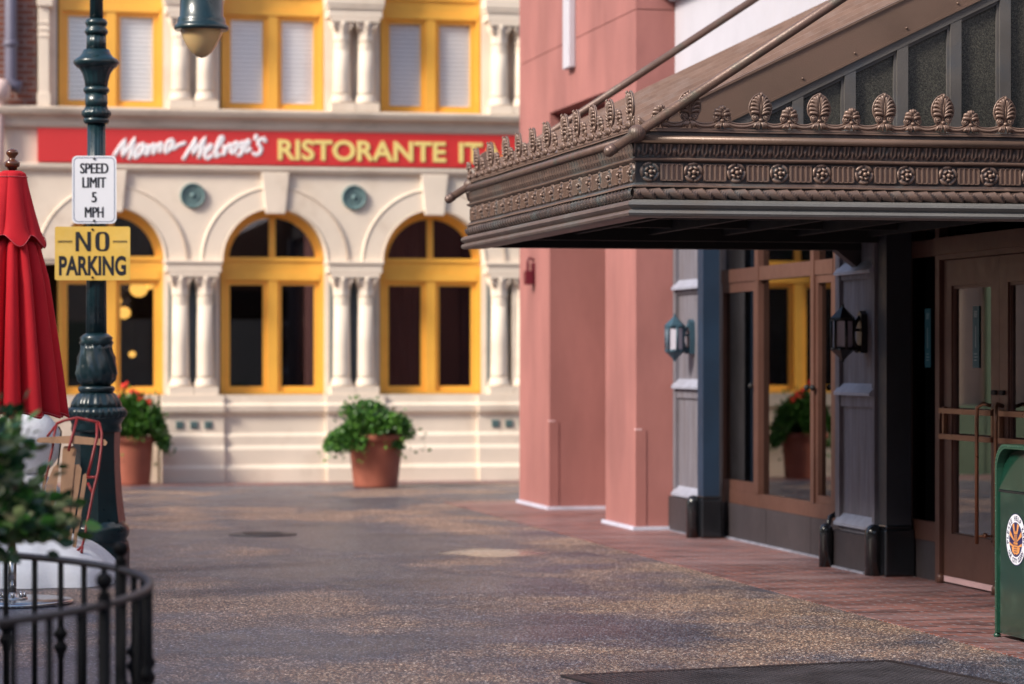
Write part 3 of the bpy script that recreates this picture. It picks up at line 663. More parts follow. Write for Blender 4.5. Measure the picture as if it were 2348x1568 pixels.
notice(18.322, XDf, 1.64); notice(17.397, XDf-.012, 1.64)
def door(y1, y0, hinge):
    m = MB(); x0, x1 = XDf-.035, XDf+.02; z0, z1 = .06, 2.15
    m.box(x0, x1, y1-.14, y1, z0, z1); m.box(x0, x1, y0, y0+.14, z0, z1); m.box(x0, x1, y0+.1403, y1-.1403, 1.98, z1); m.box(x0, x1, y0+.1403, y1-.1403, z0, .33)
    m.box(x0-.006, x0, y0+.12, y1-.12, .33, .345)
    yz_frame(m, x0+.012, x1, y0+.141, y1-.141, .331, 1.979, .02)
    d = part('door', m, BRN, H)
    g = MB(); g.box(XDf-.008, XDf-.002, y0+.155, y1-.155, .345, 1.97); part('pane', g, m_glass('door_glass', (.28, .27, .28), refl=2.6), d)
    b = MB(); s = 1 if hinge > 0 else -1; yh = (y0+.16) if s > 0 else (y1-.16)
    for z in (.985, 1.155): b.box(x0-.05, x0-.03, y0+.03, y1-.03, z-.018, z+.018)
    b.box(x0-.03, x0, y0+.04, y0+.07, .97, 1.18); b.box(x0-.03, x0, y1-.07, y1-.04, .97, 1.18)
    part('push_bar', b, BRASS, d, bevel=.003)
    b = MB(); b.tube([(x0-.015, yh-.06*s, 1.20), (x0-.06, yh-.045*s, 1.215), (x0-.085, yh, 1.19), (x0-.088, yh, 1.1), (x0-.088, yh, .32)], .013, 10)
    b.tube([(x0-.088, yh, .37), (x0, yh-.03*s, .37)], .008, 8); b.ball((x0-.04, yh-.02*s, .375), .018); part('handle', b, BRASS, d)
    k = MB(); k.box(x0-.02, x0, (y0+.03 if s > 0 else y1-.10), (y0+.10 if s > 0 else y1-.03), 1.27, 1.30); part('lock', k, BLACKM, d, bevel=.006)
    k = MB(); k.box(x0-.002, x0+.03, y0+.005, y1-.005, .02, .058); part('threshold', k, GUARDT, d)
    k = MB(); k.box(x0-.04, x0, y1-.03, y1-.003, 1.10, 1.17); k.lathe([(.03, .006), (.03, .05), (.02, .07)], (x0-.01, y1+.03, 0), 12); part('hinge', k, BRN, d)
door(17.928, 16.944, 1); door(16.940, 15.956, -1); 
m2 = MB(); m2.box(XD-.05, XD+.08, 14.760, 15.951, .006, 2.15); part('side_panel', m2, BRN, H)
# wall lanterns
def lantern(y, im, label, lz=1.67):
    xl = XPI-.135; L = thing('wall_lantern', label, 'lantern', (XPI, y, lz), 'wall lanterns on the grey pilasters'); r = .078
    f = MB(); f.M = Matrix.Translation((xl, y, lz))
    for k in range(6):
        th = PI/6+k*PI/3; c, s = math.cos(th), math.sin(th); c2, s2 = math.cos(th+PI/3), math.sin(th+PI/3)
        f.tube([(r*c, r*s, -.10), (r*c, r*s, .10)], .011, 6)
        for z in (-.10, .10): f.tube([(r*c, r*s, z), (r*c2, r*s2, z)], .010, 6)
    f.lathe([(r*1.13, .10), (r*1.16, .115), (r*.62, .155), (r*.55, .16), (r*.3, .178), (.012, .19), (.01, .21)], seg=6, smooth=False)
    f.lathe([(.01, -.195), (.014, -.18), (r*.35, -.165), (r*.6, -.145), (r*1.12, -.11), (r*1.1, -.10)], seg=6, smooth=False)
    rot = Matrix.Rotation(PI/6, 4, 'Z')
    part('lantern_frame', f, im, L)
    g = MB(); g.M = Matrix.Translation((xl, y, lz)) @ rot; g.lathe([(r*.93, -.10), (r*.93, .10)], seg=6, smooth=False); part('lantern_glass', g, LGLS, L)
    b = MB(); b.prism([(y-.045, lz-.13), (y+.045, lz-.13), (y+.055, lz), (y+.045, lz+.14), (y, lz+.165), (y-.045, lz+.14), (y-.055, lz)], XPI-.015, XPI+.03, 'x')
    b.tube([(XPI, y, lz+.13), (XPI-.03, y, lz+.10), (XPI-.05, y, lz+.05), (XPI-.075, y, lz+.03)], .014, 8); b.tube([(XPI, y, lz-.10), (XPI-.04, y, lz-.08), (XPI-.065, y, lz-.02), (XPI-.075, y, lz+.03)], .014, 8)
    b.ball((XPI-.035, y, lz-.11), .02); b.box(XPI-.08, XPI-.0155, y-.012, y+.012, lz+.02, lz+.04); part('wall_bracket', b, im, L)
lantern(Y_at(1566, XPI-.06), LIRONB, 'blue grey wall lantern on the farther grey pilaster beside the pink pillar')
lantern(Y_at(1955, XPI-.06), LIRON, 'black wall lantern on the nearer grey pilaster beside the window')

# ------------------------------------------------------------------ marquee canopy
CX, CY = 3.762, 14.63; CYB = CY+4.56; CXR = 6.85
Q = thing('marquee_canopy', 'ornate bronze entrance canopy with leaf cresting, rosettes and sloping metal roof', 'canopy', (CX, CY, 2.25))
cpr = [(-.08, 2.252), (.045, 2.252), (.058, 2.258), (.064, 2.270), (.058, 2.283), (.042, 2.290), (.042, 2.294), (.054, 2.300), (.066, 2.314), (.062, 2.328), (.046, 2.338), (.03, 2.343)]
fpr = [(.018, 2.343), (.018, 2.408), (.036, 2.411), (.036, 2.419), (.022, 2.422), (.018, 2.430), (.008, 2.436), (.008, 2.541), (.018, 2.546), (.030, 2.553), (.032, 2.560), (.018, 2.566), (.014, 2.570), (.014, 2.64), (.012, 2.645), (.012, 2.702), (.022, 2.706), (.022, 2.714), (-.08, 2.714)]
FM = {'front': Matrix.Translation((CX, CY, 0)), 'side': Matrix.Translation((CX, CY, 0)) @ Matrix.Rotation(-PI/2, 4, 'Z')}
def fascia(which, L):
    sg = 1 if which == 'front' else -1
    def ends(o): return (-o, L) if sg > 0 else (-L-o, o)
    def sweep(pr, nseg=1, wob=0):
        m = MB(); rows = []
        for o, z in pr:
            a, b = ends(o); rows.append([m.V((a+(b-a)*k/nseg, -o+wob*math.sin(k*1.7+z*9)*.5, z+wob*math.sin(k*.9))) for k in range(nseg+1)])
        for r0, r1 in zip(rows, rows[1:]):
            for k in range(nseg): m.F((r0[k], r0[k+1], r1[k+1], r1[k]), True)
        return m
    fa = part('fascia', sweep(fpr, 24, .0012), BRZ, Q, M=FM[which]); smooth_sharp(fa)
    lo = part('lower_moulding', sweep(cpr, 1), PATG if sg > 0 else PATR, Q, M=FM[which]); smooth_sharp(lo)
    a0, a1 = (-.028, L) if sg > 0 else (-L-.02, .028)
    # rope moulding
    m = MB(); per = .0785; nu = int((L+.04)/per*14)
    def rope(u, v):
        x = a0+(a1-a0)*u; th = PI*(v*1.1-.05); ph = (x/per + .32*math.sin(th-PI/2)*1.2) % 1
        bump = .011*ph if ph < .86 else .011*.86-.018*math.sin(PI*(ph-.86)/.14)
        r = .023+bump
        return (x, -.016-r*math.sin(th), 2.376-r*1.12*math.cos(th))
    m.grid(rope, nu, 10); part('rope_moulding', m, BRZ, fa, M=FM[which])
    # leaf band
    m = MB(); per = .066; nu = int(L/per*14)
    def leaf(u, v):
        x = a0+(a1-a0)*u; q = (x/per) % 1; z = 2.572+.066*v; base = .014+.016*v*v
        t = abs(q-.5)*2                                   # 0 in the middle of a leaf
        edge = .18+.72*(1-t**2.2)                          # leaf hangs from the top, tip pointing down
        h = .010 if (1-v) < edge else 0
        h += .004*math.cos(q*2*PI*3)*(1 if (1-v) < edge*.85 else 0)
        if t > .78: h = .012*math.exp(-((v-.42)/.30)**2)
        return (x, -base-h, z)
    m.grid(leaf, nu, 9); part('leaf_moulding', m, BRZ, fa, M=FM[which])
    # bead line and rail
    m = MB(); m.tube([(a0-.02 if sg > 0 else a0, -.04, 2.662), (a1 if sg > 0 else a1+.02, -.04, 2.662)], .021, 16)
    part('rail', m, BRZP if sg > 0 else ROD, Q, M=FM[which])
    # frieze flutes
    k = 0; off = .066; st = .2385; xs = []
    while off+k*st < L-.03: xs.append(off+k*st); k += 1
    for x in xs:
        m = MB(); lo_x = x+st/2-.064; hi_x = min(L-.012, x+st/2+.064)
        if hi_x-lo_x < .03: continue
        m.box(*sorted((sg*lo_x, sg*hi_x)), -.0088, -.0082, 2.444, 2.536)
        for j in range(5):
            xx = x+st/2+(j-2)*.0285
            if xx > L-.01: continue
            xr = xx if sg > 0 else -xx
            m.box(xr-.0045, xr+.0045, -.0195, -.006, 2.449, 2.526)
            if j < 4:
                xc = xr+sg*.01425; pts = [(xc-.012*math.cos(PI*i/6), -.0125, 2.522+.011*math.sin(PI*i/6)) for i in range(7)]; m.tube(pts, .0035, 6)
                m.box(xc-.0125, xc+.0125, -.018, -.006, 2.445, 2.4505)
        part('fluted_panel', m, BRZ, fa, M=FM[which])
    for n_, x in enumerate(xs):
        xr = x if sg > 0 else -x
        part('rosette', ROSE, None, fa, M=FM[which] @ Matrix.Translation((xr, -.008, 2.492)) @ Matrix.Rotation(.3*math.sin(n_*2.1), 4, 'Y'))
    return fa
def smooth_sharp(o):
    o.data.polygons.foreach_set('use_smooth', [True]*len(o.data.polygons)); o.data.set_sharp_from_angle(angle=math.radians(35))
def rosette_mesh():
    m = MB(); nt_, nr = 60, 10
    def f(u, v):
        th = 2*PI*u; r = .056*v; pet = abs(math.cos(2.5*th)); pet2 = abs(math.sin(2.5*th))
        if v < .2: h = .026*math.cos(v/.2*PI/2)+.010
        elif v < .6: h = .006+.016*pet**.7*math.sin((v-.2)/.4*PI*.8)
        else: h = .002+.014*(pet2**.6)*math.sin(min(1, (v-.5)/.5)*PI*.75)*(1-.3*v)
        if v > .95: h = 0; r *= (.95+.05*pet2)
        return (r*math.cos(th), -h, r*math.sin(th))
    m.grid(f, nt_, nr, closeu=True); m.lathe([(.012, .018), (.012, .026), (.006, .033), (.001, .034)], seg=12)
    # turn the knob to face outwards
    n0 = 60*11
    for i in range(n0, len(m.v)):
        x, y, z = m.v[i]; m.v[i] = (x, -z, y)
    return m.mesh('rosette', BRZ)
ROSE = rosette_mesh()
def palmette(big):
    m = MB(); H_ = .205 if big else .125; zb = .058 if big else .05
    w = .064 if big else .048
    # back plate
    pts = []
    if big:
        n = 26
        for i in range(n+1):
            t = i/n; z = zb+.004+(H_-zb)*t; ww = w*math.sin(PI*min(1, .12+.88*t**.95))**.62*(1.0 if t < .9 else 1-(t-.9)*6)
            pts.append((max(.002, ww), z))
        out = [(x, z) for x, z in pts] + [(-x, z) for x, z in pts[::-1]]
        m.prism(out, -.006, .006)
        m.tube([(x, -.006, z) for x, z in pts], .0042, 6); m.tube([(-x, -.006, z) for x, z in pts], .0042, 6)
    nl = 6 if big else 3
    for s in (-1, 1):
        for k in range(nl):
            f = k/(nl-1); ph = math.radians((14+f*98) if big else (20+f*72)); zc_ = zb+(H_-zb)*(.47 if big else .50); hz = (H_-zb)*(.44 if big else .42)
            tip = Vector((s*w*.82*math.sin(ph), 0, zc_+hz*math.cos(ph))); p0 = Vector((s*.003, 0, zb+.016+(H_-zb)*.05)); p1 = Vector((s*w*.16, 0, tip.z+.012-.010*f)); path = []
            for i in range(9):
                t = i/8; p = p0*(1-t)**2+p1*(2*t*(1-t))+tip*t*t; path.append(p-Vector((0, .006+.014*math.sin(PI*t*.85), 0)))
            path += [path[-1]+Vector((s*.002, .002, -.006)), path[-1]+Vector((-s*.004, .003, -.009))]
            m.tube(path, .006, 8, rf=lambda t: (.0025+.0062*math.sin(PI*min(1, t*.72+.05))**1.5) if big else (.003+.0068*math.sin(PI*min(1, t*.7+.1))))
        # volutes
        c = Vector((s*(.030 if big else .030), -.008, zb+.014)); path = []
        for i in range(20):
            t = i/19; rr = (.019 if big else .020)*(1-.8*t); a = -PI/2+s*0+t*3.4*PI
            path.append(c+Vector((s*rr*math.cos(a), -.006*t, rr*math.sin(a))))
        m.tube(path, .0048, 7); m.ball(tuple(c+Vector((0, -.006, 0))), .006, 8, 6)
        # foot leaf
        for k in range(3):
            m.tube([(s*.004, -.010, zb-.008), (s*(.010+.010*k), -.018, zb-.026), (s*(.014+.014*k), -.014, max(.006, .016-.004*(2-k)))], .006, 7, rf=lambda t: .004+.005*math.sin(PI*min(1, t*.75+.2)))
    m.tube([(0, -.008, zb), (0, -.020, zb+(H_-zb)*.5), (0, -.016, H_-.018), (0, -.028, H_-.006), (0, -.02, H_-.002)], .006, 8, rf=lambda t: .005+.004*t)
    m.ball((0, -.014, zb), .012, 10, 8, .8); m.ball((0, -.018, H_-.012), .0085, 8, 6)
    return m.mesh('palmette' if big else 'small_palmette', BRZ)
PB, PS = palmette(True), palmette(False)
def cresting(which, larges, smalls, L):
    sg = 1 if which == 'front' else -1; Z0 = 2.718
    a0, a1 = (0, L) if sg > 0 else (-L, 0)
    m = MB(); m.box(a0-(.02 if sg > 0 else 0), a1+(.02 if sg < 0 else 0), -.024, -.012, Z0-.001, Z0+.006)
    allx = sorted([sg*x for x in larges+smalls]); ends = [a0]+allx+[a1]
    for xa, xb in zip(ends, ends[1:]):
        if xb-xa < .02: continue
        for off, r in ((0, .0085), (.014, .0055), (-.012, .0055)):
            m.tube([(xa+(xb-xa)*k/12, -.018-(.004 if off == 0 else 0), Z0+.020+off+.034*(abs(2*k/12-1)**2.2)) for k in range(13)], r, 6)
    cr = part('cresting', m, BRZ, Q, M=FM[which])
    for nn, x in enumerate(larges):
        part('palmette', PB, None, cr, M=FM[which] @ Matrix.Translation((sg*x, -.018, Z0)) @ Matrix.Rotation(.02*math.sin(nn*3.3), 4, 'Y') @ Matrix.Rotation(.05*math.sin(nn*1.7), 4, 'Z') @ Matrix.Diagonal((1, 1, 1+.03*math.sin(nn*5), 1)))
    for nn, x in enumerate(smalls):
        part('small_palmette', PS, None, cr, M=FM[which] @ Matrix.Translation((sg*x, -.018, Z0)) @ Matrix.Rotation(.03*math.sin(nn*2.3+1), 4, 'Y'))
m2 = MB(); m2.lathe([(.036, 2.345), (.040, 2.36), (.040, 2.395), (.036, 2.409)], (CX+.008, CY+.008, 0), 20); part('corner_block', m2, BRZ, Q)
LF, LS = CXR-CX, CYB-CY
fascia('front', LF); fascia('side', LS)
lf = [.279, .673, 1.0, 1.37, 1.70, 2.06, 2.42, 2.78]; sf = [.118, .46, .834, 1.18, 1.53, 1.86, 2.24, 2.6, 2.96]
cresting('front', lf, sf, LF)
ls = [.06, .507, .895, 1.301, 1.612, 2.091, 2.486, 2.90, 3.301, 3.797, 4.266]; ss = [(a+b)/2 for a, b in zip(ls, ls[1:])]+[4.5]
cresting('side', ls, ss, LS)
# back corner ornament, seen end on over the far corner
crb = MB(); crb.box(0, LF, -.01, .01, 0, .006); ob = part('cresting', crb, BRZ, Q, (CX, CYB-.01, 2.716))
for i, x in enumerate([.10, .45, .8, 1.15, 1.5, 1.85, 2.2]): part('palmette', PB, None, ob, (CX+x, CYB-.01, 2.716), PI)
# inner beams, soffit
m2 = MB(); m2.box(CX+.081, CXR, CY+.081, CYB-.02, 2.46, 2.50); m2.box(CX+.02, CXR, CYB-.12, CYB, 2.262, 2.71); m2.box(CX+.3, CXR, CYB-.5, CYB-.44, 2.30, 2.459)
for k in range(1, 6): m2.box(CX+.081+k*.52, CX+.12+k*.52, CY+.1, CYB-.13, 2.34, 2.459)
for k in range(1, 4): m2.box(CX+.09, CXR, CY+k*1.15, CY+k*1.15+.05, 2.36, 2.4585)
part('soffit', m2, BLACKM, Q)
m2 = MB(); m2.prism([(6.3, 2.30), (6.62, 2.05), (6.62, 2.455), (6.3, 2.455)], CYB-.115, CYB-.005); part('bracket', m2, BASE, Q)
# roof
def zr(X, Y): return 2.745+.08*((Y-CY)/4.7)+.485*(X-(CX+.16))
XR0, XR1 = CX+.12, 6.6
m2 = MB()
i = [m2.V(p) for p in ((XR0, CY+.36, zr(XR0, CY+.36)), (XR1, CY+.36, zr(XR1, CY+.36)), (XR1, CYB-.1, zr(XR1, CYB)), (XR0, CYB-.1, zr(XR0, CYB)), (XR0, CY+.36, 2.7), (XR1, CY+.36, 2.7), (XR1, CYB-.1, 2.7), (XR0, CYB-.1, 2.7))]
for q in ((0,1,2,3),(0,3,7,4),(2,6,7,3),(1,5,6,2)): m2.F([i[k] for k in q])
part('roof', m2, ROOFM, Q)
SEAM = mat('worn_roof_seam', (.33, .215, .165), .4, metal=.3, var=.2, vs=6, stain=(.42, .33, .29), ss=5, samt=.7)
y = CY+.42
while y < CYB-.12:
    m2 = MB(); a, b = zr(XR0, y), zr(XR1, y); j = [m2.V(p) for p in ((XR0, y-.014, a-.005), (XR1, y-.014, b-.005), (XR1, y+.014, b-.005), (XR0, y+.014, a-.005), (XR0, y-.010, a+.05), (XR1, y-.010, b+.05), (XR1, y+.010, b+.05), (XR0, y+.010, a+.05))]
    for q in ((0,3,2,1),(4,5,6,7),(0,1,5,4),(1,2,6,5),(2,3,7,6),(3,0,4,7)): m2.F([j[k] for k in q])
    part('roof_seam', m2, SEAM, Q); y += .50
YG = CY+.36
m2 = MB(); tz = .19
def sl(x, dz, y=YG): return zr(x, y)+dz
m2.prism([(XR0, sl(XR0, .03)), (XR1, sl(XR1, .03)), (XR1, sl(XR1, .03-tz)), (XR0+.30, sl(XR0+.3, .03-tz)), (XR0+.001, 2.70)], YG-.035, YG+.01)
m2.prism([(XR0, sl(XR0, .045)), (XR1, sl(XR1, .045)), (XR1, sl(XR1, .0305)), (XR0, sl(XR0, .0305))], YG-.045, YG+.02)
m2.prism([(XR0+.3, sl(XR0+.3, .03-tz)), (XR1, sl(XR1, .03-tz)), (XR1, sl(XR1, .015-tz)), (XR0+.3, sl(XR0+.3, .015-tz))], YG-.043, YG-.0355)
for k in range(7):
    x = XR0+.6+k*.30; m2.ball((x, YG-.038, sl(x, .06-tz)), .007, 8, 6)
part('barge_board', m2, BRZP, Q)
m2 = MB(); f0, f1 = .014-tz, -.035-tz
m2.prism([(XR0+.3, sl(XR0+.3, f0)), (XR1, sl(XR1, f0)), (XR1, sl(XR1, f1)), (XR0+.3, sl(XR0+.3, f1))], YG-.03, YG+.03)
bars = [X_at(p, YG) for p in (1825, 1945, 2065, 2187, 2300, 2415, 2530)]
bw = .032
for x in bars:
    m2.prism([(x-bw, 2.70), (x+bw, 2.70), (x+bw, sl(x+bw, f1)-.0005), (x-bw, sl(x-bw, f1)-.0005)], YG-.028, YG+.03)
for a, b in zip([XR0+.35]+bars, bars+[XR1]):
    a2, b2 = a+bw+.0005, b-bw-.0005
    m2.prism([(a2, sl(a2, f1)-.0005), (b2, sl(b2, f1)-.0005), (b2, sl(b2, f1)-.02), (a2, sl(a2, f1)-.02)], YG-.012, YG+.03)
    m2.box(b2-.014, b2, YG-.012, YG+.03, 2.70, sl(b2, f1)-.021)
gf = part('gable_frame', m2, FRMG, Q)
for a, b in zip([XR0+.35]+bars, bars+[XR1]):
    g = MB(); g.prism([(a+.02, 2.69), (b-.02, 2.69), (b-.02, sl(b-.02, f1)), (a+.02, max(2.70, sl(a+.02, f1)))], YG+.005, YG+.012); part('gable_pane', g, OBSC, gf)
# tie rods with ball and knob
for y, zb_ in ((CY-.04, 2.690), (CYB-.05, 2.690)):
    m2 = MB(); x0 = CX-.02; sl_ = .655
    p = lambda t: (x0+t, y-.03 if y < 15 else y, zb_+t*sl_)
    m2.tube([p(-.125), p(2.72)], .026, 16); m2.tube([p(-.15), p(-.12)], .030, 14)
    m2.ball(p(-.15), .031, 12, 8)
    def ridge(r, z, t): return r*(1+.035*math.cos(22*t))
    c = p(.0); rr = .046; m2.lathe([(max(.001, rr*math.sin(PI*i/14)), -rr*math.cos(PI*i/14)) for i in range(15)], c, 66, fn=ridge)
    part('tie_rod', m2, ROD, Q)

# ------------------------------------------------------------------ street lamp
DL = 19.8; lx, ly = xy(221, DL); sc_ = DL/FPX
L = thing('street_lamp', 'dark green cast iron lamp post with fluted shaft and amber glass bowl', 'street lamp', (lx, ly, 0))
def lz(y): return EYE+(822-y)*sc_
def pr(lst): return [(w*sc_/2, lz(y)) for w, y in lst]
m2 = MB()
m2.lathe([(.235, 0)]+pr([(150, 1300), (152, 1262), (148, 1254), (146, 1240)]), (lx, ly, 0), 8, smooth=False)
m2.lathe(pr([(140, 1242), (138, 1234), (146, 1226), (150, 1214), (144, 1204), (130, 1199), (128, 1194)]), (lx, ly, 0), 48, fn=lambda r, z, t: r*(1+.012*math.cos(24*t)))
m2.lathe(pr([(134, 1196), (126, 1170), (117, 1130), (110, 1080), (107, 1030), (108, 1000), (110, 985)]), (lx, ly, 0), 8, smooth=False)
m2.lathe(pr([(112, 990), (116, 982), (112, 974), (118, 966), (126, 960), (130, 956)]), (lx, ly, 0), 40)
m2.lathe(pr([(128, 957), (136, 952), (138, 944), (130, 937), (118, 933)]), (lx, ly, 0), 120, fn=lambda r, z, t: r*(1+.025*math.cos(30*t)))
m2.lathe(pr([(116, 934), (112, 924), (100, 912), (88, 904), (78, 900)]), (lx, ly, 0), 96, fn=lambda r, z, t: r*(1+.03*math.cos(16*t)))
part('base', m2, LAMPG, L)
m2 = MB()
m2.lathe(pr([(74, 901), (84, 894), (84, 888), (70, 884)]), (lx, ly, 0), 40)
m2.lathe(pr([(66, 884), (84, 872), (94, 856), (92, 840), (82, 820), (72, 800), (68, 790)]), (lx, ly, 0), 120, fn=lambda r, z, t: r*(1+.09*abs(math.cos(4*t))*math.cos(55*z)+.05*math.cos(12*t+30*z)))
m2.lathe(pr([(70, 792), (80, 786), (72, 780), (76, 774), (62, 768), (50, 764)]), (lx, ly, 0), 40)
part('vase', m2, LAMPG, L)
m2 = MB(); flute = lambda r, z, t: r*(1-.06*(.5+.5*math.cos(12*t))**3)
m2.lathe(pr([(48, 765), (46, 640), (43, 450), (42, 284)]), (lx, ly, 0), 96, fn=flute)
m2.lathe(pr([(52, 284), (60, 279), (60, 274), (52, 270)]), (lx, ly, 0), 36)
m2.lathe(pr([(56, 270), (66, 264), (66, 256), (54, 251), (50, 246)]), (lx, ly, 0), 72, fn=lambda r, z, t: r*(1+.03*math.cos(20*t)))
m2.lathe(pr([(49, 247), (52, 236), (50, 214)]), (lx, ly, 0), 72, fn=lambda r, z, t: r*(1+.03*math.cos(9*t)*math.sin(90*z)))
m2.lathe(pr([(52, 214), (60, 209), (58, 203), (50, 199)]), (lx, ly, 0), 36)
m2.lathe(pr([(50, 200), (54, 185), (64, 168), (78, 158), (88, 154)]), (lx, ly, 0), 96, fn=lambda r, z, t: r*(1+.02*math.cos(16*t)))
m2.lathe(pr([(88, 155), (102, 148), (106, 142), (98, 137), (78, 131), (66, 124), (58, 114)]), (lx, ly, 0), 40)
m2.lathe(pr([(46, 116), (44, 78)]), (lx, ly, 0), 72, fn=flute)
m2.lathe(pr([(48, 80), (54, 74), (50, 67), (42, 63), (48, 58), (52, 52), (46, 46), (34, 43)]), (lx, ly, 0), 36)
m2.lathe(pr([(31, 45), (29, -120), (27, -300)]), (lx, ly, 0), 60, fn=flute)
part('shaft', m2, LAMPG, L)
hx = (462-221)*sc_
ux, uy = CN, -SN
m2 = MB()
for s in (1,):
    pts = []
    for k in range(25):
        a = PI*k/24; pts.append((lx+s*ux*hx*(.5-.5*math.cos(a)), ly+s*uy*hx*(.5-.5*math.cos(a)), lz(-150)+.42*math.sin(a)-(k/24)*.0))
    m2.tube(pts, .022, 10); m2.tube([pts[-1], (pts[-1][0], pts[-1][1], lz(-40))], .025, 10)
m2.ball((lx, ly, lz(-305)), .06)
part('arm', m2, LAMPG, L)
for s in (1,):
    px_, py_ = lx+s*ux*hx, ly+s*uy*hx
    m2 = MB(); m2.lathe(pr([(122, 70), (126, 66), (124, 60), (112, 56), (110, 50), (108, 42), (100, 38), (98, 0), (94, -14), (60, -34), (20, -44)]), (px_, py_, 0), 48); h_ = part('lamp_head', m2, LAMPG, L)
    m2 = MB(); m2.lathe(pr([(2, 133), (22, 130), (46, 121), (68, 106), (86, 88), (97, 70), (98, 66)]), (px_, py_, 0), 48); part('glass_bowl', m2, AMBER, h_)

# ------------------------------------------------------------------ signs on the lamp post (their faces look at the camera's street)
sgx, sgy = lx-SN*.10, ly-CN*.10
def sign_fn(off): 
    def fn(u, v, zc): return (sgx+CN*u-SN*off, sgy-SN*u-CN*off, zc+v)
    return fn
def rrect(w, h, r, n=6):
    pts = []
    for cx_, cy_, a0 in ((w/2-r, h/2-r, 0), (-w/2+r, h/2-r, PI/2), (-w/2+r, -h/2+r, PI), (w/2-r, -h/2+r, 3*PI/2)):
        for k in range(n+1): a = a0+PI/2*k/n; pts.append((cx_+r*math.cos(a), cy_+r*math.sin(a)))
    return pts
MSG = Matrix.Translation((sgx, sgy, 0)) @ Matrix.Rotation(-YAW, 4, 'Z')
def flat_sign(name, label, zc, w, h, r, mtl, texts, border, px_off=0, s_extra=None):
    M_ = MSG @ Matrix.Translation((px_off, 0, zc)); o = thing(name, label, 'sign', (sgx, sgy, zc))
    m = MB(); m.prism(rrect(w, h, r), -.002, .002); part('sign_plate', m, mtl, o, M=M_)
    m = MB()
    for (s, u, v, tw, th, bold) in texts:
        for q in ((-1, 0, 1) if bold == 0 else (0,)): add_text(m, s, lambda a, b: (u+a+q*.0030, -.0035-.0002*q, v+b), tw, th, bold)
    part('lettering', m, INK, o, M=M_)
    if s_extra: s_extra(o, M_)
    m = MB(); border(m); part('border', m, border.mat, o, M=M_)
    m = MB(); 
    for v in (h/2-.02, -h/2+.02): m.lathe([(.008, 0), (.008, .006), (.004, .008)], seg=10)
    for i, vv in enumerate(m.v): m.v[i] = (vv[0], -vv[2]-.003, vv[1]+(h/2-.02 if i < 30 else -h/2+.02))
    part('bolt', m, BLACKM, o, M=M_)
    m = MB(); m.box(-.03, .03, .003, .05, -.012, .012); part('mounting_clip', m, STEEL, o, M=M_)
    return o
zc1, zc2 = Z_at(435, DL-.1), Z_at(581, DL-.1)
def bd1(m):
    o_, i_ = rrect(.285, .447, .032), rrect(.276, .438, .028); n = len(o_)
    a = [m.V((p[0], -.003, p[1])) for p in o_]; b = [m.V((p[0], -.003, p[1])) for p in i_]
    for k in range(n): m.F((a[k], a[(k+1) % n], b[(k+1) % n], b[k]))
bd1.mat = INKL
flat_sign('speed_limit_sign', 'white speed limit sign with black letters fixed to the lamp post', zc1, .308, .470, .036, SIGNW,
    [('SPEED', 0, .148, .192, .072, 0), ('LIMIT', 0, .050, .161, .072, 0), ('5', 0, -.052, .032, .072, 0), ('MPH', 0, -.156, .126, .072, 0)], bd1)
def bd2(m):
    for s in (-1, 1):
        m.box(s*.19-.05, s*.19+.05, -.0035, -.0025, .082, .088); m.box(s*.19-.05, s*.19+.05, -.0035, -.0025, .074, .0765)
bd2.mat = INK
def no_letters(o, M_):
    m = MB(); y0, y1 = -.0045, -.0025; zb, zt, c = .016, .150, -.064
    m.prism([(c-.053, zb), (c-.030, zb), (c-.030, zt), (c-.053, zt)], y0, y1); m.prism([(c+.028, zb), (c+.053, zb), (c+.053, zt), (c+.028, zt)], y0, y1)
    m.prism([(c-.053, zt), (c-.028, zt), (c+.053, zb), (c+.028, zb)], y0-.0004, y1)
    part('lettering', m, INK, o, M=M_)
    m = MB(); c = .068; zc = (zb+zt)/2; n = 40; oo, ii = [], []
    for k in range(n):
        a = 2*PI*k/n; cs, sn_ = math.cos(a), math.sin(a); e = lambda v, p: math.copysign(abs(v)**p, v)
        oo.append((c+.049*e(cs, .62), y0, zc+.067*e(sn_, .62))); ii.append((c+.020*e(cs, .5), y0, zc+.055*e(sn_, .5)))
    A = [m.V(p) for p in oo]; B_ = [m.V(p) for p in ii]
    for k in range(n): m.F((A[k], A[(k+1) % n], B_[(k+1) % n], B_[k]))
    part('lettering', m, INK, o, M=M_)
NP = flat_sign('no_parking_sign', 'yellow no parking sign under the white one on the lamp post', zc2, .522, .372, .015, SIGNY,
    [('PARKING', 0, -.085, .465, .138, .035)], bd2, (217-221)*sc_*1.0, no_letters)

# ------------------------------------------------------------------ umbrella
DU = 17.4; ux_, uy_ = xy(28, DU); su = DU/FPX
U = thing('patio_umbrella', 'closed red market umbrella with wooden ball finial and round steel base', 'umbrella', (ux_, uy_, 0))
uz = lambda y: EYE+(822-y)*su
m2 = MB(); m2.tube([(ux_, uy_, uz(1262)), (ux_, uy_, uz(388))], .020, 14); part('pole', m2, WOODD, U)
m2 = MB(); m2.lathe([(.028, uz(388)-.005), (.032, uz(384)), (.045, uz(382)), (.048, uz(372)), (.03, uz(368)), (.018, uz(364)), (.022, uz(360)), (.036, uz(354)), (.038, uz(349)), (.028, uz(344)), (.006, uz(341))], (ux_, uy_, 0), 24); part('finial', m2, WOODD, U)
def fold(nf, ph, depth):
    def f(r, th, a):
        q = abs(math.sin(nf*(th+ph)/2+.2*math.sin(2*th+ph)))**.6; return r*(1-a*depth+a*depth*q)
    return f
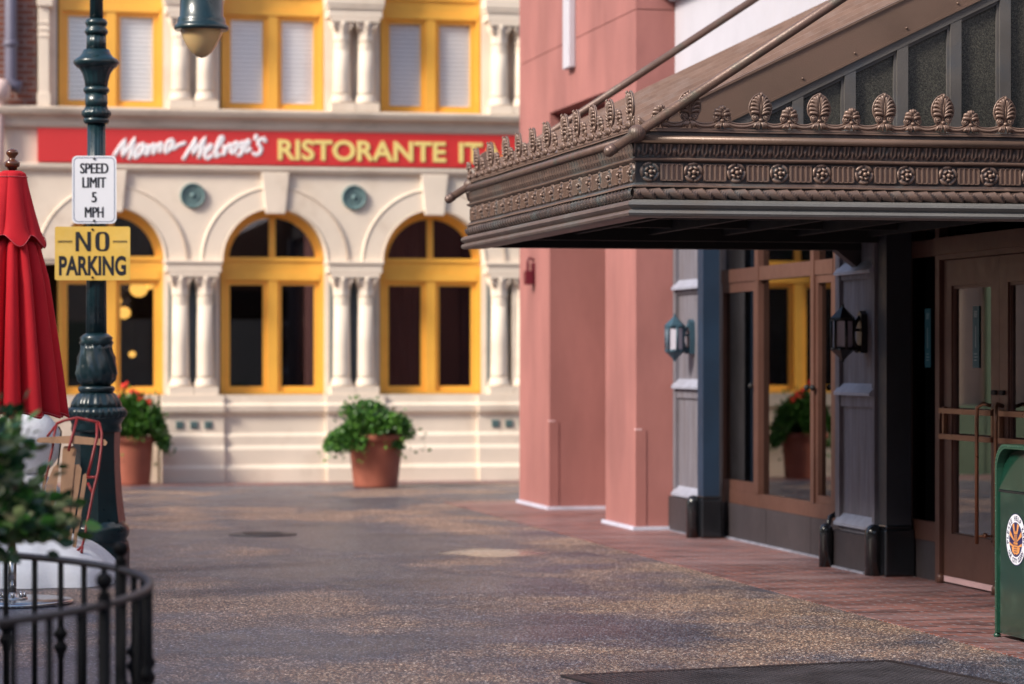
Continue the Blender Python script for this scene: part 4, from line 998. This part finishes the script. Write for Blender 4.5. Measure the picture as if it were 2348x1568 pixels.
def canopy_tier(prof, nf, ph, depth, hem, amp0=0.1):
    m = MB(); ff = fold(nf, ph, depth); n = len(prof)-1; seg = 240
    def g(u, v):
        i = min(n-1, int(v*n)); t = v*n-i; r = prof[i][0]*(1-t)+prof[i+1][0]*t; z = prof[i][1]*(1-t)+prof[i+1][1]*t; th = 2*PI*u
        sway = 1+.06*math.sin(2*th+1)
        rr = ff(r, th, min(1, amp0+v*1.2))*sway; z += hem*v**4*(math.cos(nf*(th+ph)/2+.2*math.sin(2*th+ph))**2-.5)
        return (ux_+rr*math.cos(th), uy_+rr*math.sin(th), z)
    m.grid(g, seg, 28, closeu=True); return m, g
lowp = [(.065, uz(540)), (.16, uz(560)), (.215, uz(640)), (.262, uz(760)), (.30, uz(860)), (.33, uz(953))]
m_, g_ = canopy_tier(lowp, 12, .3, .46, .03, .5); o = part('canopy', m_, REDF, U); sd = o.modifiers.new('s', 'SOLIDIFY'); sd.thickness = .003
upp = [(.055, uz(392)), (.082, uz(398)), (.10, uz(430)), (.135, uz(480)), (.175, uz(530)), (.205, uz(556))]
m_, g2_ = canopy_tier(upp, 6, .9, .22, .075, .15); o = part('canopy_flap', m_, REDF, U); sd = o.modifiers.new('s', 'SOLIDIFY'); sd.thickness = .003
m2 = MB()
for v, gg in ((.985, g2_), (.25, g2_), (.99, g_)):
    pts = [Vector(gg(k/240, v)) for k in range(241)]; c = Vector((ux_, uy_, 0))
    pts = [p+Vector(((p-c).x, (p-c).y, 0)).normalized()*.004 for p in pts]; m2.tube(pts, .0022, 5, caps=False)
part('stitching', m2, STITCH, U)
m2 = MB(); zt = uz(1262); m2.tube([(ux_, uy_, .03), (ux_, uy_, zt)], .026, 18); m2.lathe([(.031, zt-.03), (.031, zt)], (ux_, uy_, 0), 18)
m2.lathe([(.095, .028), (.095, .04), (.03, .042), (.03, .06)], (ux_, uy_, 0), 24)
m2.lathe([(.37, .004), (.37, .022), (.36, .028), (.01, .03)], (ux_, uy_, 0), 64)
for k in range(8): a = k*PI/4; m2.lathe([(.011, .04), (.011, .055), (.005, .075)], (ux_+.075*math.cos(a), uy_+.075*math.sin(a), 0), 8)
part('base', m2, STEEL, U)

# ------------------------------------------------------------------ snow, snowman, sled
sx_, sy_ = xy(75, 19.25)
def snowf(u, v):
    th = 2*PI*u; r = v; n_ = 1+.05*math.sin(5*th)+.03*math.sin(11*th+1)
    z = .30*(max(0, 1-r**2.6))**.8*(1+.06*math.sin(7*th)*r)+.03*(1 if r < .97 else 0)
    return (sx_+.60*r*n_*math.cos(th), sy_+.80*r*n_*math.sin(th), z if v < 1 else .004)
m2 = MB(); m2.grid(snowf, 90, 24, closeu=True)
tag(part('snow_mound', m2, SNOW), 'low mound of white artificial snow at the foot of the lamp post', 'snow')
smx, smy = xy(62, 19.62)
SM = thing('snowman', 'white snowman of stacked balls standing on the snow behind the holly', 'snowman', (smx, smy, .25))
m2 = MB()
for z, r in ((.47, .26), (.92, .235), (1.27, .15)): m2.ball((smx, smy, z), r, 40, 24)
part('body', m2, SNOW, SM)
m2 = MB(); bx_, by_ = xy(121, 19.42); m2.tube([(bx_-.045, by_, Z_at(1011, 19.4)), (bx_+.04, by_, Z_at(1009, 19.4))], .010, 8); m2.tube([(bx_-.03, by_+.02, 1.28), (bx_-.02, by_+.02, 1.29)], .01, 8)
part('twig', m2, STEM, SM)
# sled: points measured in the photo, laid on a plane leaning against the post
def sp(zx, zy, off=0):
    px = zx*.2457; py = 898.7+zy*.2457; t = (zy-240)/1270; d = 19.30-.40*t+off; X, Y = xy(px, d); return (X, Y, Z_at(py, d))
SL = thing('wooden_sled', 'old wooden slat sled with red steel runners leaning against the lamp post', 'sled', sp(640, 1500))
def plank(name, pts, th=.014, m=WOODL, off=0.):
    mm = MB(); a = [mm.V(sp(x, y, off)) for x, y in pts]; b = [mm.V(sp(x, y, off+th)) for x, y in pts]; n = len(pts)
    mm.F(a); mm.F(b[::-1])
    for i in range(n): mm.F((a[i], b[i], b[(i+1) % n], a[(i+1) % n]))
    return part(name, mm, m, SL)
plank('slat', [(585,530),(600,505),(690,505),(715,540),(705,600),(600,1560),(525,1560)], off=-.01)
plank('slat', [(500,700),(530,675),(552,690),(505,1100),(430,1560),(350,1560),(430,860)])
plank('slat', [(690,675),(740,675),(762,720),(745,860),(640,1520),(612,1530),(640,1050)])
plank('side_rail', [(775,775),(800,755),(815,790),(695,1530),(655,1560)], .02, off=-.03)
plank('side_rail', [(405,775),(425,770),(425,860),(395,980),(380,960)], .02, off=.02)
plank('crossbar', [(340,445),(370,425),(680,405),(975,440),(1003,470),(985,500),(650,480),(365,475),(340,462)], .018, off=-.05)
plank('cross_brace', [(395,1140),(620,1120),(760,1165),(755,1190),(600,1150),(395,1170)], .014, off=.02)
def strap(name, paths, r=.009):
    mm = MB()
    for p in paths: mm.tube([sp(*q) for q in p], r, 8)
    return part(name, mm, REDM, SL)
strap('runner', [[(925,285,-.04),(950,380,-.05),(945,520,-.06),(915,740,-.07),(865,950,-.07),(820,1180,-.07),(790,1350,-.06),(765,1440,-.05),(700,1500,-.04)], [(770,1440,-.05),(760,1505,-.05)]])
strap('runner', [[(530,295,.0),(505,400,.0),(490,520,.0),(450,700,.02),(420,830,.03),(395,1000,.03),(370,1300,.03)], [(530,300,0),(440,415,0)]])
strap('steering_hoop', [[(530,295,.0),(600,265,-.02),(720,240,-.03),(840,265,-.03),(925,285,-.04)], [(720,245,-.03),(690,360,-.05),(655,480,-.06),(640,550,-.05)], [(905,290,-.04),(905,420,-.05),(860,610,-.04),(820,780,-.04)], [(820,850,-.04),(865,945,-.06)]], .010)
strap('runner_brace', [[(815,795,-.03),(900,795,-.07)]], .010)
mm = MB(); mm.tube([sp(545,320,.01), sp(570,370,.01), sp(560,520,.02), sp(540,690,.02)], .006, 8); part('tow_cord', mm, BLACKM, SL)

# ------------------------------------------------------------------ planters
def foliage(n, cx_, cy_, cz_, rx, ry, rz, size, seed, mat_=None, droop=0, lump=9):
    rnd = random.Random(seed); m = MB(); cl = [(rnd.gauss(0, .5), rnd.gauss(0, .5), rnd.gauss(.1, .45), rnd.uniform(.32, .6)) for _ in range(lump)]
    for _ in range(n):
        a, b, c, s_ = cl[rnd.randrange(lump)]
        v = Vector((rnd.gauss(0, 1), rnd.gauss(0, 1), rnd.gauss(0, 1))).normalized()*s_*rnd.uniform(.55, 1.0)
        p = Vector((a, b, c))+v
        if p.length > 1.25: p = p.normalized()*rnd.uniform(.7, 1.2)
        if rnd.random() < .025: p = p.normalized()*rnd.uniform(1.15, 1.5)
        c0 = Vector((cx_+p.x*rx, cy_+p.y*ry, cz_+p.z*rz-droop*max(0, p.xy.length-.75)))
        d = (Vector((p.x, p.y, p.z+.2))+Vector((rnd.uniform(-.8, .8), rnd.uniform(-.8, .8), rnd.uniform(-.6, .6)))).normalized()
        w = d.cross(Vector((rnd.uniform(-1, 1), rnd.uniform(-1, 1), rnd.uniform(-1, 1))))
        if w.length < .1: continue
        w.normalize(); nrm = d.cross(w); L_ = size*rnd.uniform(.6, 1.25); ww = L_*.36
        q = [c0-d*L_*.5, c0-d*L_*.1+w*ww+nrm*L_*.08, c0+d*L_*.3+w*ww*.7+nrm*L_*.06, c0+d*L_*.55, c0+d*L_*.3-w*ww*.7+nrm*L_*.06, c0-d*L_*.1-w*ww+nrm*L_*.08]
        ids = [m.V(x) for x in q]; m.F((ids[0], ids[1], ids[2], ids[3])); m.F((ids[0], ids[3], ids[4], ids[5]))
    return m
def planter(px, py, top_w, bot_w, h, label, plant_label, flowers, fr, seed, yoff=0):
    X, Y = ground(px, py); d = dep(X, Y); s_ = d/FPX; r1 = top_w*s_/2; r0 = bot_w*s_/2; hh = h*s_
    P_ = thing('terracotta_planter', label, 'planter', (X, Y, 0), 'terracotta planters along the restaurant wall')
    m = MB(); m.lathe([(r0, .007), (r0*1.01, .03)]+[(r0+(r1-r0)*t, hh*t) for t in (.15, .3, .45, .6, .75, .86)]+[(r1*1.0, hh*.865), (r1*1.07, hh*.87), (r1*1.08, hh), (r1*.95, hh), (r1*.93, hh*.9), (.02, hh*.9)], seg=40, fn=lambda r, z, t: r*(1+.003*math.sin(z*180)))
    part('pot', m, TERRA, P_, (X, Y, 0)); m = MB(); m.lathe([(.01, hh*.925), (r1*.92, hh*.915), (r1*.92, hh*.89)], seg=24); part('soil', m, SOIL, P_, (X, Y, 0))
    G_ = thing('potted_plant', plant_label, 'plant', (X, Y, hh), 'plants in the terracotta planters')
    part('foliage', foliage(8000, X+fr[2]*s_, Y-.06, hh+fr[1]*s_*.16, fr[0]*s_/2*.95, fr[0]*s_/2*.8, fr[1]*s_*.44, .05, seed, droop=.4, lump=24), BUSH, G_)
    m = MB(); rnd = random.Random(seed)
    for k in range(7):
        a = rnd.uniform(0, 6.28); m.tube([(X, Y, hh*.9), (X+.12*math.cos(a), Y+.12*math.sin(a), hh+.15), (X+.25*math.cos(a), Y+.2*math.sin(a), hh+.32)], .008, 6)
    part('stem', m, STEM, G_)
    for (fx, fy, rr) in flowers:
        m = MB(); Z = Z_at(fy, d); FX, FY = xy(fx, d-.1); m.tube([(X+(FX-X)*.6, Y, hh+.2), (FX, FY, Z)], .006, 6)
        for k in range(14):
            a = rnd.uniform(0, 6.28); b = rnd.uniform(-1, 1); m.ball((FX+rr*math.cos(a)*.8, FY+rr*math.sin(a)*.8, Z+rr*b), rr*.55, 7, 5)
        part('flower', m, PETAL, G_)
planter(861, 1117, 128, 100, 122, 'terracotta pot standing alone in front of the cream wall between two arched windows', 'bushy green plant spilling over the lone terracotta pot', [], (196, 110, -8), 3)
planter(298, 1112, 108, 92, 112, 'terracotta pot just right of the lamp post base', 'dense green plant with red flowers right of the lamp post', [(286, 884, .035), (306, 905, .045), (322, 910, .04), (341, 922, .03), (275, 912, .03)], (140, 150, 6), 11)
X, Y = ground(338, 1098); m = MB(); m.lathe([(.14, .007), (.15, .25), (.22, .62), (.25, .64), (.25, .74), (.22, .74), (.21, .68), (.02, .68)], (0, 0, 0), 32)
tag(part('terracotta_planter', m, TERRA, None, (X+.02, Y, 0)), 'taller slim terracotta urn mostly hidden behind the red flowering plant', 'planter', 'terracotta planters along the restaurant wall')

# ------------------------------------------------------------------ foreground holly and railing
rcx, rcy = -1.546, 9.69; RR = 2.325; HR = .75
hx_, hy_ = .2062*9.25-.9785*1.97, .9785*9.25+.2062*1.97
HB_ = thing('holly_bush', 'variegated holly bush in the near left corner above the iron railing', 'bush', (hx_, hy_, 0))
fm = foliage(6000, hx_-.01, hy_, .98, .43, .42, .12, .055, 5, lump=22)
f2 = foliage(6500, hx_+.01, hy_, 1.14, .34, .33, .24, .055, 8, lump=20)
n0 = len(fm.v); fm.v += f2.v; fm.f += [tuple(i+n0 for i in q) for q in f2.f]; fm.mi += f2.mi; fm.sm += f2.sm
part('foliage', fm, HOLLY, HB_)
m2 = MB(); m2.tube([(hx_, hy_, 0), (hx_+.02, hy_, .45), (hx_, hy_+.02, 1.1)], .03, 10)
for k in range(9):
    a = k*.7; m2.tube([(hx_, hy_, .75+.03*k), (hx_+.2*math.cos(a), hy_+.2*math.sin(a), .95+.03*k), (hx_+.38*math.cos(a), hy_+.34*math.sin(a), 1.1+.03*k)], .009, 6)
part('trunk', m2, STEM, HB_)
RL = thing('iron_railing', 'low curved black iron railing with ball topped posts in the near left corner', 'railing', (rcx, rcy, 0))
base_a = -YAW                       # direction of +s in world
def rp(deg, r=RR): a = math.radians(deg)+base_a; return rcx+r*math.cos(a), rcy+r*math.sin(a)
m2 = MB(); m2.tube([(*rp(a), HR) for a in range(-90, 91, 2)], .0165, 12, flat=.8); m2.tube([(*rp(a), .10) for a in range(-90, 91, 2)], .010, 8); part('handrail', m2, IRONR, RL)
bal = MB(); bal.lathe([(.0108, .10), (.0108, .40), (.0108, HR-.008)], seg=10)
balk = MB(); balk.lathe([(.0108, .10), (.0108, .38), (.014, .39), (.014, .40), (.024, .42), (.024, .43), (.014, .445), (.014, .455), (.024, .47), (.024, .48), (.014, .495), (.0108, .51), (.0108, HR-.008)], seg=14)
pst = MB(); pst.lathe([(.03, 0), (.021, .02), (.021, HR+.02)], seg=14)
pstb = MB(); pstb.lathe([(.016, HR+.02), (.022, HR+.028), (.012, HR+.042), (.012, HR+.05)], seg=14); pstb.ball((0, 0, HR+.074), .027, 16, 12)
bal = bal.mesh('baluster', IRON); balk = balk.mesh('baluster', IRON); pst = pst.mesh('post', IRON); pstb = pstb.mesh('ball_finial', IRON)
k = 0; a = 24.3+4.6*14
while a > -90:
    n_ = round((24.3-a)/4.6)
    if n_ % 8 == 0:
        p_ = part('post', pst, None, RL, (*rp(a), 0)); part('ball_finial', pstb, None, p_, (*rp(a), 0))
    else: part('baluster', balk if n_ % 2 else bal, None, RL, (*rp(a), 0))
    a -= 4.6

# ------------------------------------------------------------------ litter bin
TX = 5.70; ty0, ty1 = 13.86, 14.41; TD = .62; TH = 1.045
Bn = thing('litter_bin', 'glossy green metal litter bin with round city emblem and push flap', 'litter bin', (TX+TD/2, (ty0+ty1)/2, 0))
def binout(ins, top=TH, r=.13):
    a, b = ty0+ins, ty1-ins; t = top-ins; pts = [(a, .03), (a, t-r)]
    for k in range(9): th = PI-PI/2*k/8; pts.append((a+r+r*math.cos(th), t-r+r*math.sin(th)))
    for k in range(9): th = PI/2-PI/2*k/8; pts.append((b-r+r*math.cos(th), t-r+r*math.sin(th)))
    pts += [(b, .03)]; return pts
m2 = MB(); m2.prism([(ty0+.022, .03), (ty0+.022, .795), (ty1-.022, .795), (ty1-.022, .03)], TX, TX+.0595, 'x'); m2.prism(binout(.022), TX+.06, TX+TD, 'x'); part('body', m2, CANG, Bn)
oo, ii = binout(0), binout(.024)
for x0, x1 in ((TX+TD-.03, TX+TD+.014), (TX-.014, TX+.065)):
    m2 = MB()
    a = [m2.V((x0, *p)) for p in oo]; b = [m2.V((x1, *p)) for p in oo]; c = [m2.V((x0, *p)) for p in ii]; d = [m2.V((x1, *p)) for p in ii]
    for k in range(len(oo)-1): m2.F((a[k], a[k+1], b[k+1], b[k])); m2.F((a[k], c[k], c[k+1], a[k+1])); m2.F((c[k], d[k], d[k+1], c[k+1])); m2.F((b[k], b[k+1], d[k+1], d[k]))
    rm = part('rim', m2, CANR, Bn)
m2 = MB()
for k in range(12):
    for yv in (ty0+.011, ty1-.011): m2.ball((TX-.014, yv, .08+k*.075), .0055, 8, 5)
for k in range(9): m2.ball((TX-.014, ty0+.13+k*.036, TH-.011), .0055, 8, 5)
for k in range(1, 8):
    th = PI/2*k/8
    for s, yc_ in ((1, ty1-.13), (-1, ty0+.13)): m2.ball((TX-.014, yc_+s*.119*math.cos(th), TH-.13+.119*math.sin(th)), .0055, 8, 5)
    m2.ball((TX+.005, ty1+.001, .08+k*.11), .005, 8, 5)
part('rivets', m2, CANR, rm)
fl = [(y_, z_) for y_, z_ in binout(.03)[1:-1]]; zfl = .80
fl = [(ty0+.03, zfl)]+fl+[(ty1-.03, zfl)]
m2 = MB(); m2.prism(fl, TX-.008, TX+.002, 'x')
for i, v in enumerate(m2.v): m2.v[i] = (v[0]+.26*max(0, v[2]-zfl), v[1], v[2])
part('flap', m2, CANG, Bn, bevel=.003)
m2 = MB(); m2.box(TX-.004, TX+.002, ty0+.03, ty1-.03, zfl-.012, zfl-.002); part('flap_gap', m2, BLACKM, Bn)
m2 = MB(); m2.box(TX-.003, TX+.0, ty0+.024, ty1-.024, .04, zfl-.014); part('front_panel', m2, CANG, Bn)
for yv in (ty0+.02, ty1-.0):
    m2 = MB(); m2.lathe([(.02, .006), (.02, .02), (.012, .03)], (TX+.0, yv, 0), 10); part('foot', m2, CANR, Bn)
# emblem
ey, ez = 14.135, .545; ER = .138
def em(x): return lambda u, v: (x, ey-u, ez+v)
def disc(m, r, x, n=48): f = em(x); m.F([m.V(f(r*math.cos(2*PI*k/n), r*math.sin(2*PI*k/n))) for k in range(n)])
m2 = MB(); disc(m2, ER, TX-.0045); E_ = part('emblem', m2, STN, Bn)
m2 = MB(); disc(m2, ER*.965, TX-.0050); part('emblem_ring', m2, STW, E_)
m2 = MB(); disc(m2, ER*.665, TX-.0055); part('emblem_field', m2, STN, E_)
for s_, r_, a0_, a1_, flip in (('PLEASE HELP KEEP', .815, 196, -16, 1), ('OUR CITY CLEAN', .815, 214, 326, -1)):
    n = len(s_); m2 = MB()
    for i, ch in enumerate(s_):
        if ch == ' ': continue
        a = math.radians(a0_+(a1_-a0_)*(i+.5)/n); rr = ER*r_; rot = a-PI/2 if flip > 0 else a+PI/2
        c, s2 = math.cos(rot), math.sin(rot); ox, oz = rr*math.cos(a), rr*math.sin(a)
        add_text(m2, ch, lambda u, v: em(TX-.0058)(ox+u*c-v*s2, oz+u*s2+v*c), .007 if ch == 'I' else .0185, .026, .03)
    part('emblem_lettering', m2, STN, E_)
m2 = MB(); f = em(TX-.0060); q = ER
for k in range(9):                       # sunburst rays
    a = PI*k/8 + .0; 
    if k % 2 == 0: continue
    pts = [(.0, -.15), (.64*math.cos(a-.15), .64*math.sin(a-.15)*1), (.64*math.cos(a+.15), .64*math.sin(a+.15))]
    m2.F([m2.V(f(x*q, z*q)) for x, z in pts])
for s in (-1, 1): m2.F([m2.V(f(x*q, z*q)) for x, z in ((0, -.3), (s*.62, -.12), (s*.6, -.24))]) ; m2.F([m2.V(f(x*q*s, z*q)) for x, z in ((.08, -.28), (.42, -.28), (.35, -.48), (.08, -.6))])
f = em(TX-.0066)
for (x0, x1, z0, z1) in ((-.19, .19, -.55, -.15), (-.22, .22, -.16, -.11), (-.15, .15, -.11, .22), (-.18, .18, .2, .25), (-.11, .11, .25, .33)):
    m2.F([m2.V(f(x*q, z*q)) for x, z in ((x0, z0), (x1, z0), (x1, z1), (x0, z1))])
part('emblem_tower', m2, STO, E_)
m2 = MB(); f = em(TX-.0071)
for i in range(5): m2.F([m2.V(f(x*q, z*q)) for x, z in ((-.12+i*.055, -.08), (-.10+i*.055, -.08), (-.10+i*.055, .17), (-.12+i*.055, .17))])
for j in range(4):
    for i in range(5): m2.F([m2.V(f(x*q, z*q)) for x, z in ((-.16+i*.07, -.5+j*.09), (-.12+i*.07, -.5+j*.09), (-.12+i*.07, -.45+j*.09), (-.16+i*.07, -.45+j*.09))])
m2.F([m2.V(f(x*q, z*q)) for x, z in ((-.09, .33), (.09, .33), (.08, .45), (0, .54), (-.08, .45))])
for x0, x1, z0 in ((-.15, .15, -.105), (-.18, .18, .19), (-.11, .11, .29)): m2.F([m2.V(f(x*q, z*q)) for x, z in ((x0, z0), (x1, z0), (x1, z0+.015), (x0, z0+.015))])
part('emblem_windows', m2, STN, E_)

# ------------------------------------------------------------------ unseen blocks added behind and left of the camera for shade and reflections
def block(name, label, x0, x1, y0, y1, h, m, wins):
    o = thing(name, label, 'building', ((x0+x1)/2, (y0+y1)/2, 0)); a = MB(); a.box(x0, x1, y0, y1, 0, h); part('wall', a, m, o)
    b = MB()
    for (wx0, wx1, wy0, wy1, z0, z1) in wins: b.box(wx0, wx1, wy0, wy1, z0, z1)
    part('windows', b, GRND, o); c = MB(); c.box(x0-.2, x1+.2, y0-.2, y1+.2, h, h+.3); part('cornice', c, CREAM2, o)
block('side_sun_blocker', 'unseen tan building added on the left to block the low sun', -18, -11, -14, 23, 10.5, SAND, [(-9.05, -8.98, -10+k*4, -8.2+k*4, z, z+1.6) for k in range(9) for z in (.9, 3.6)])  # unseen; raised and cut short so its shade falls on the lower walls
block('back_light_blocker', 'unseen tan building added behind the viewpoint for shade and reflections', -16, 14, -24, -16, 8, SAND, [(-14+k*3, -12.5+k*3, -16.02, -15.95, z, z+1.7) for k in range(9) for z in (.9, 3.8)])
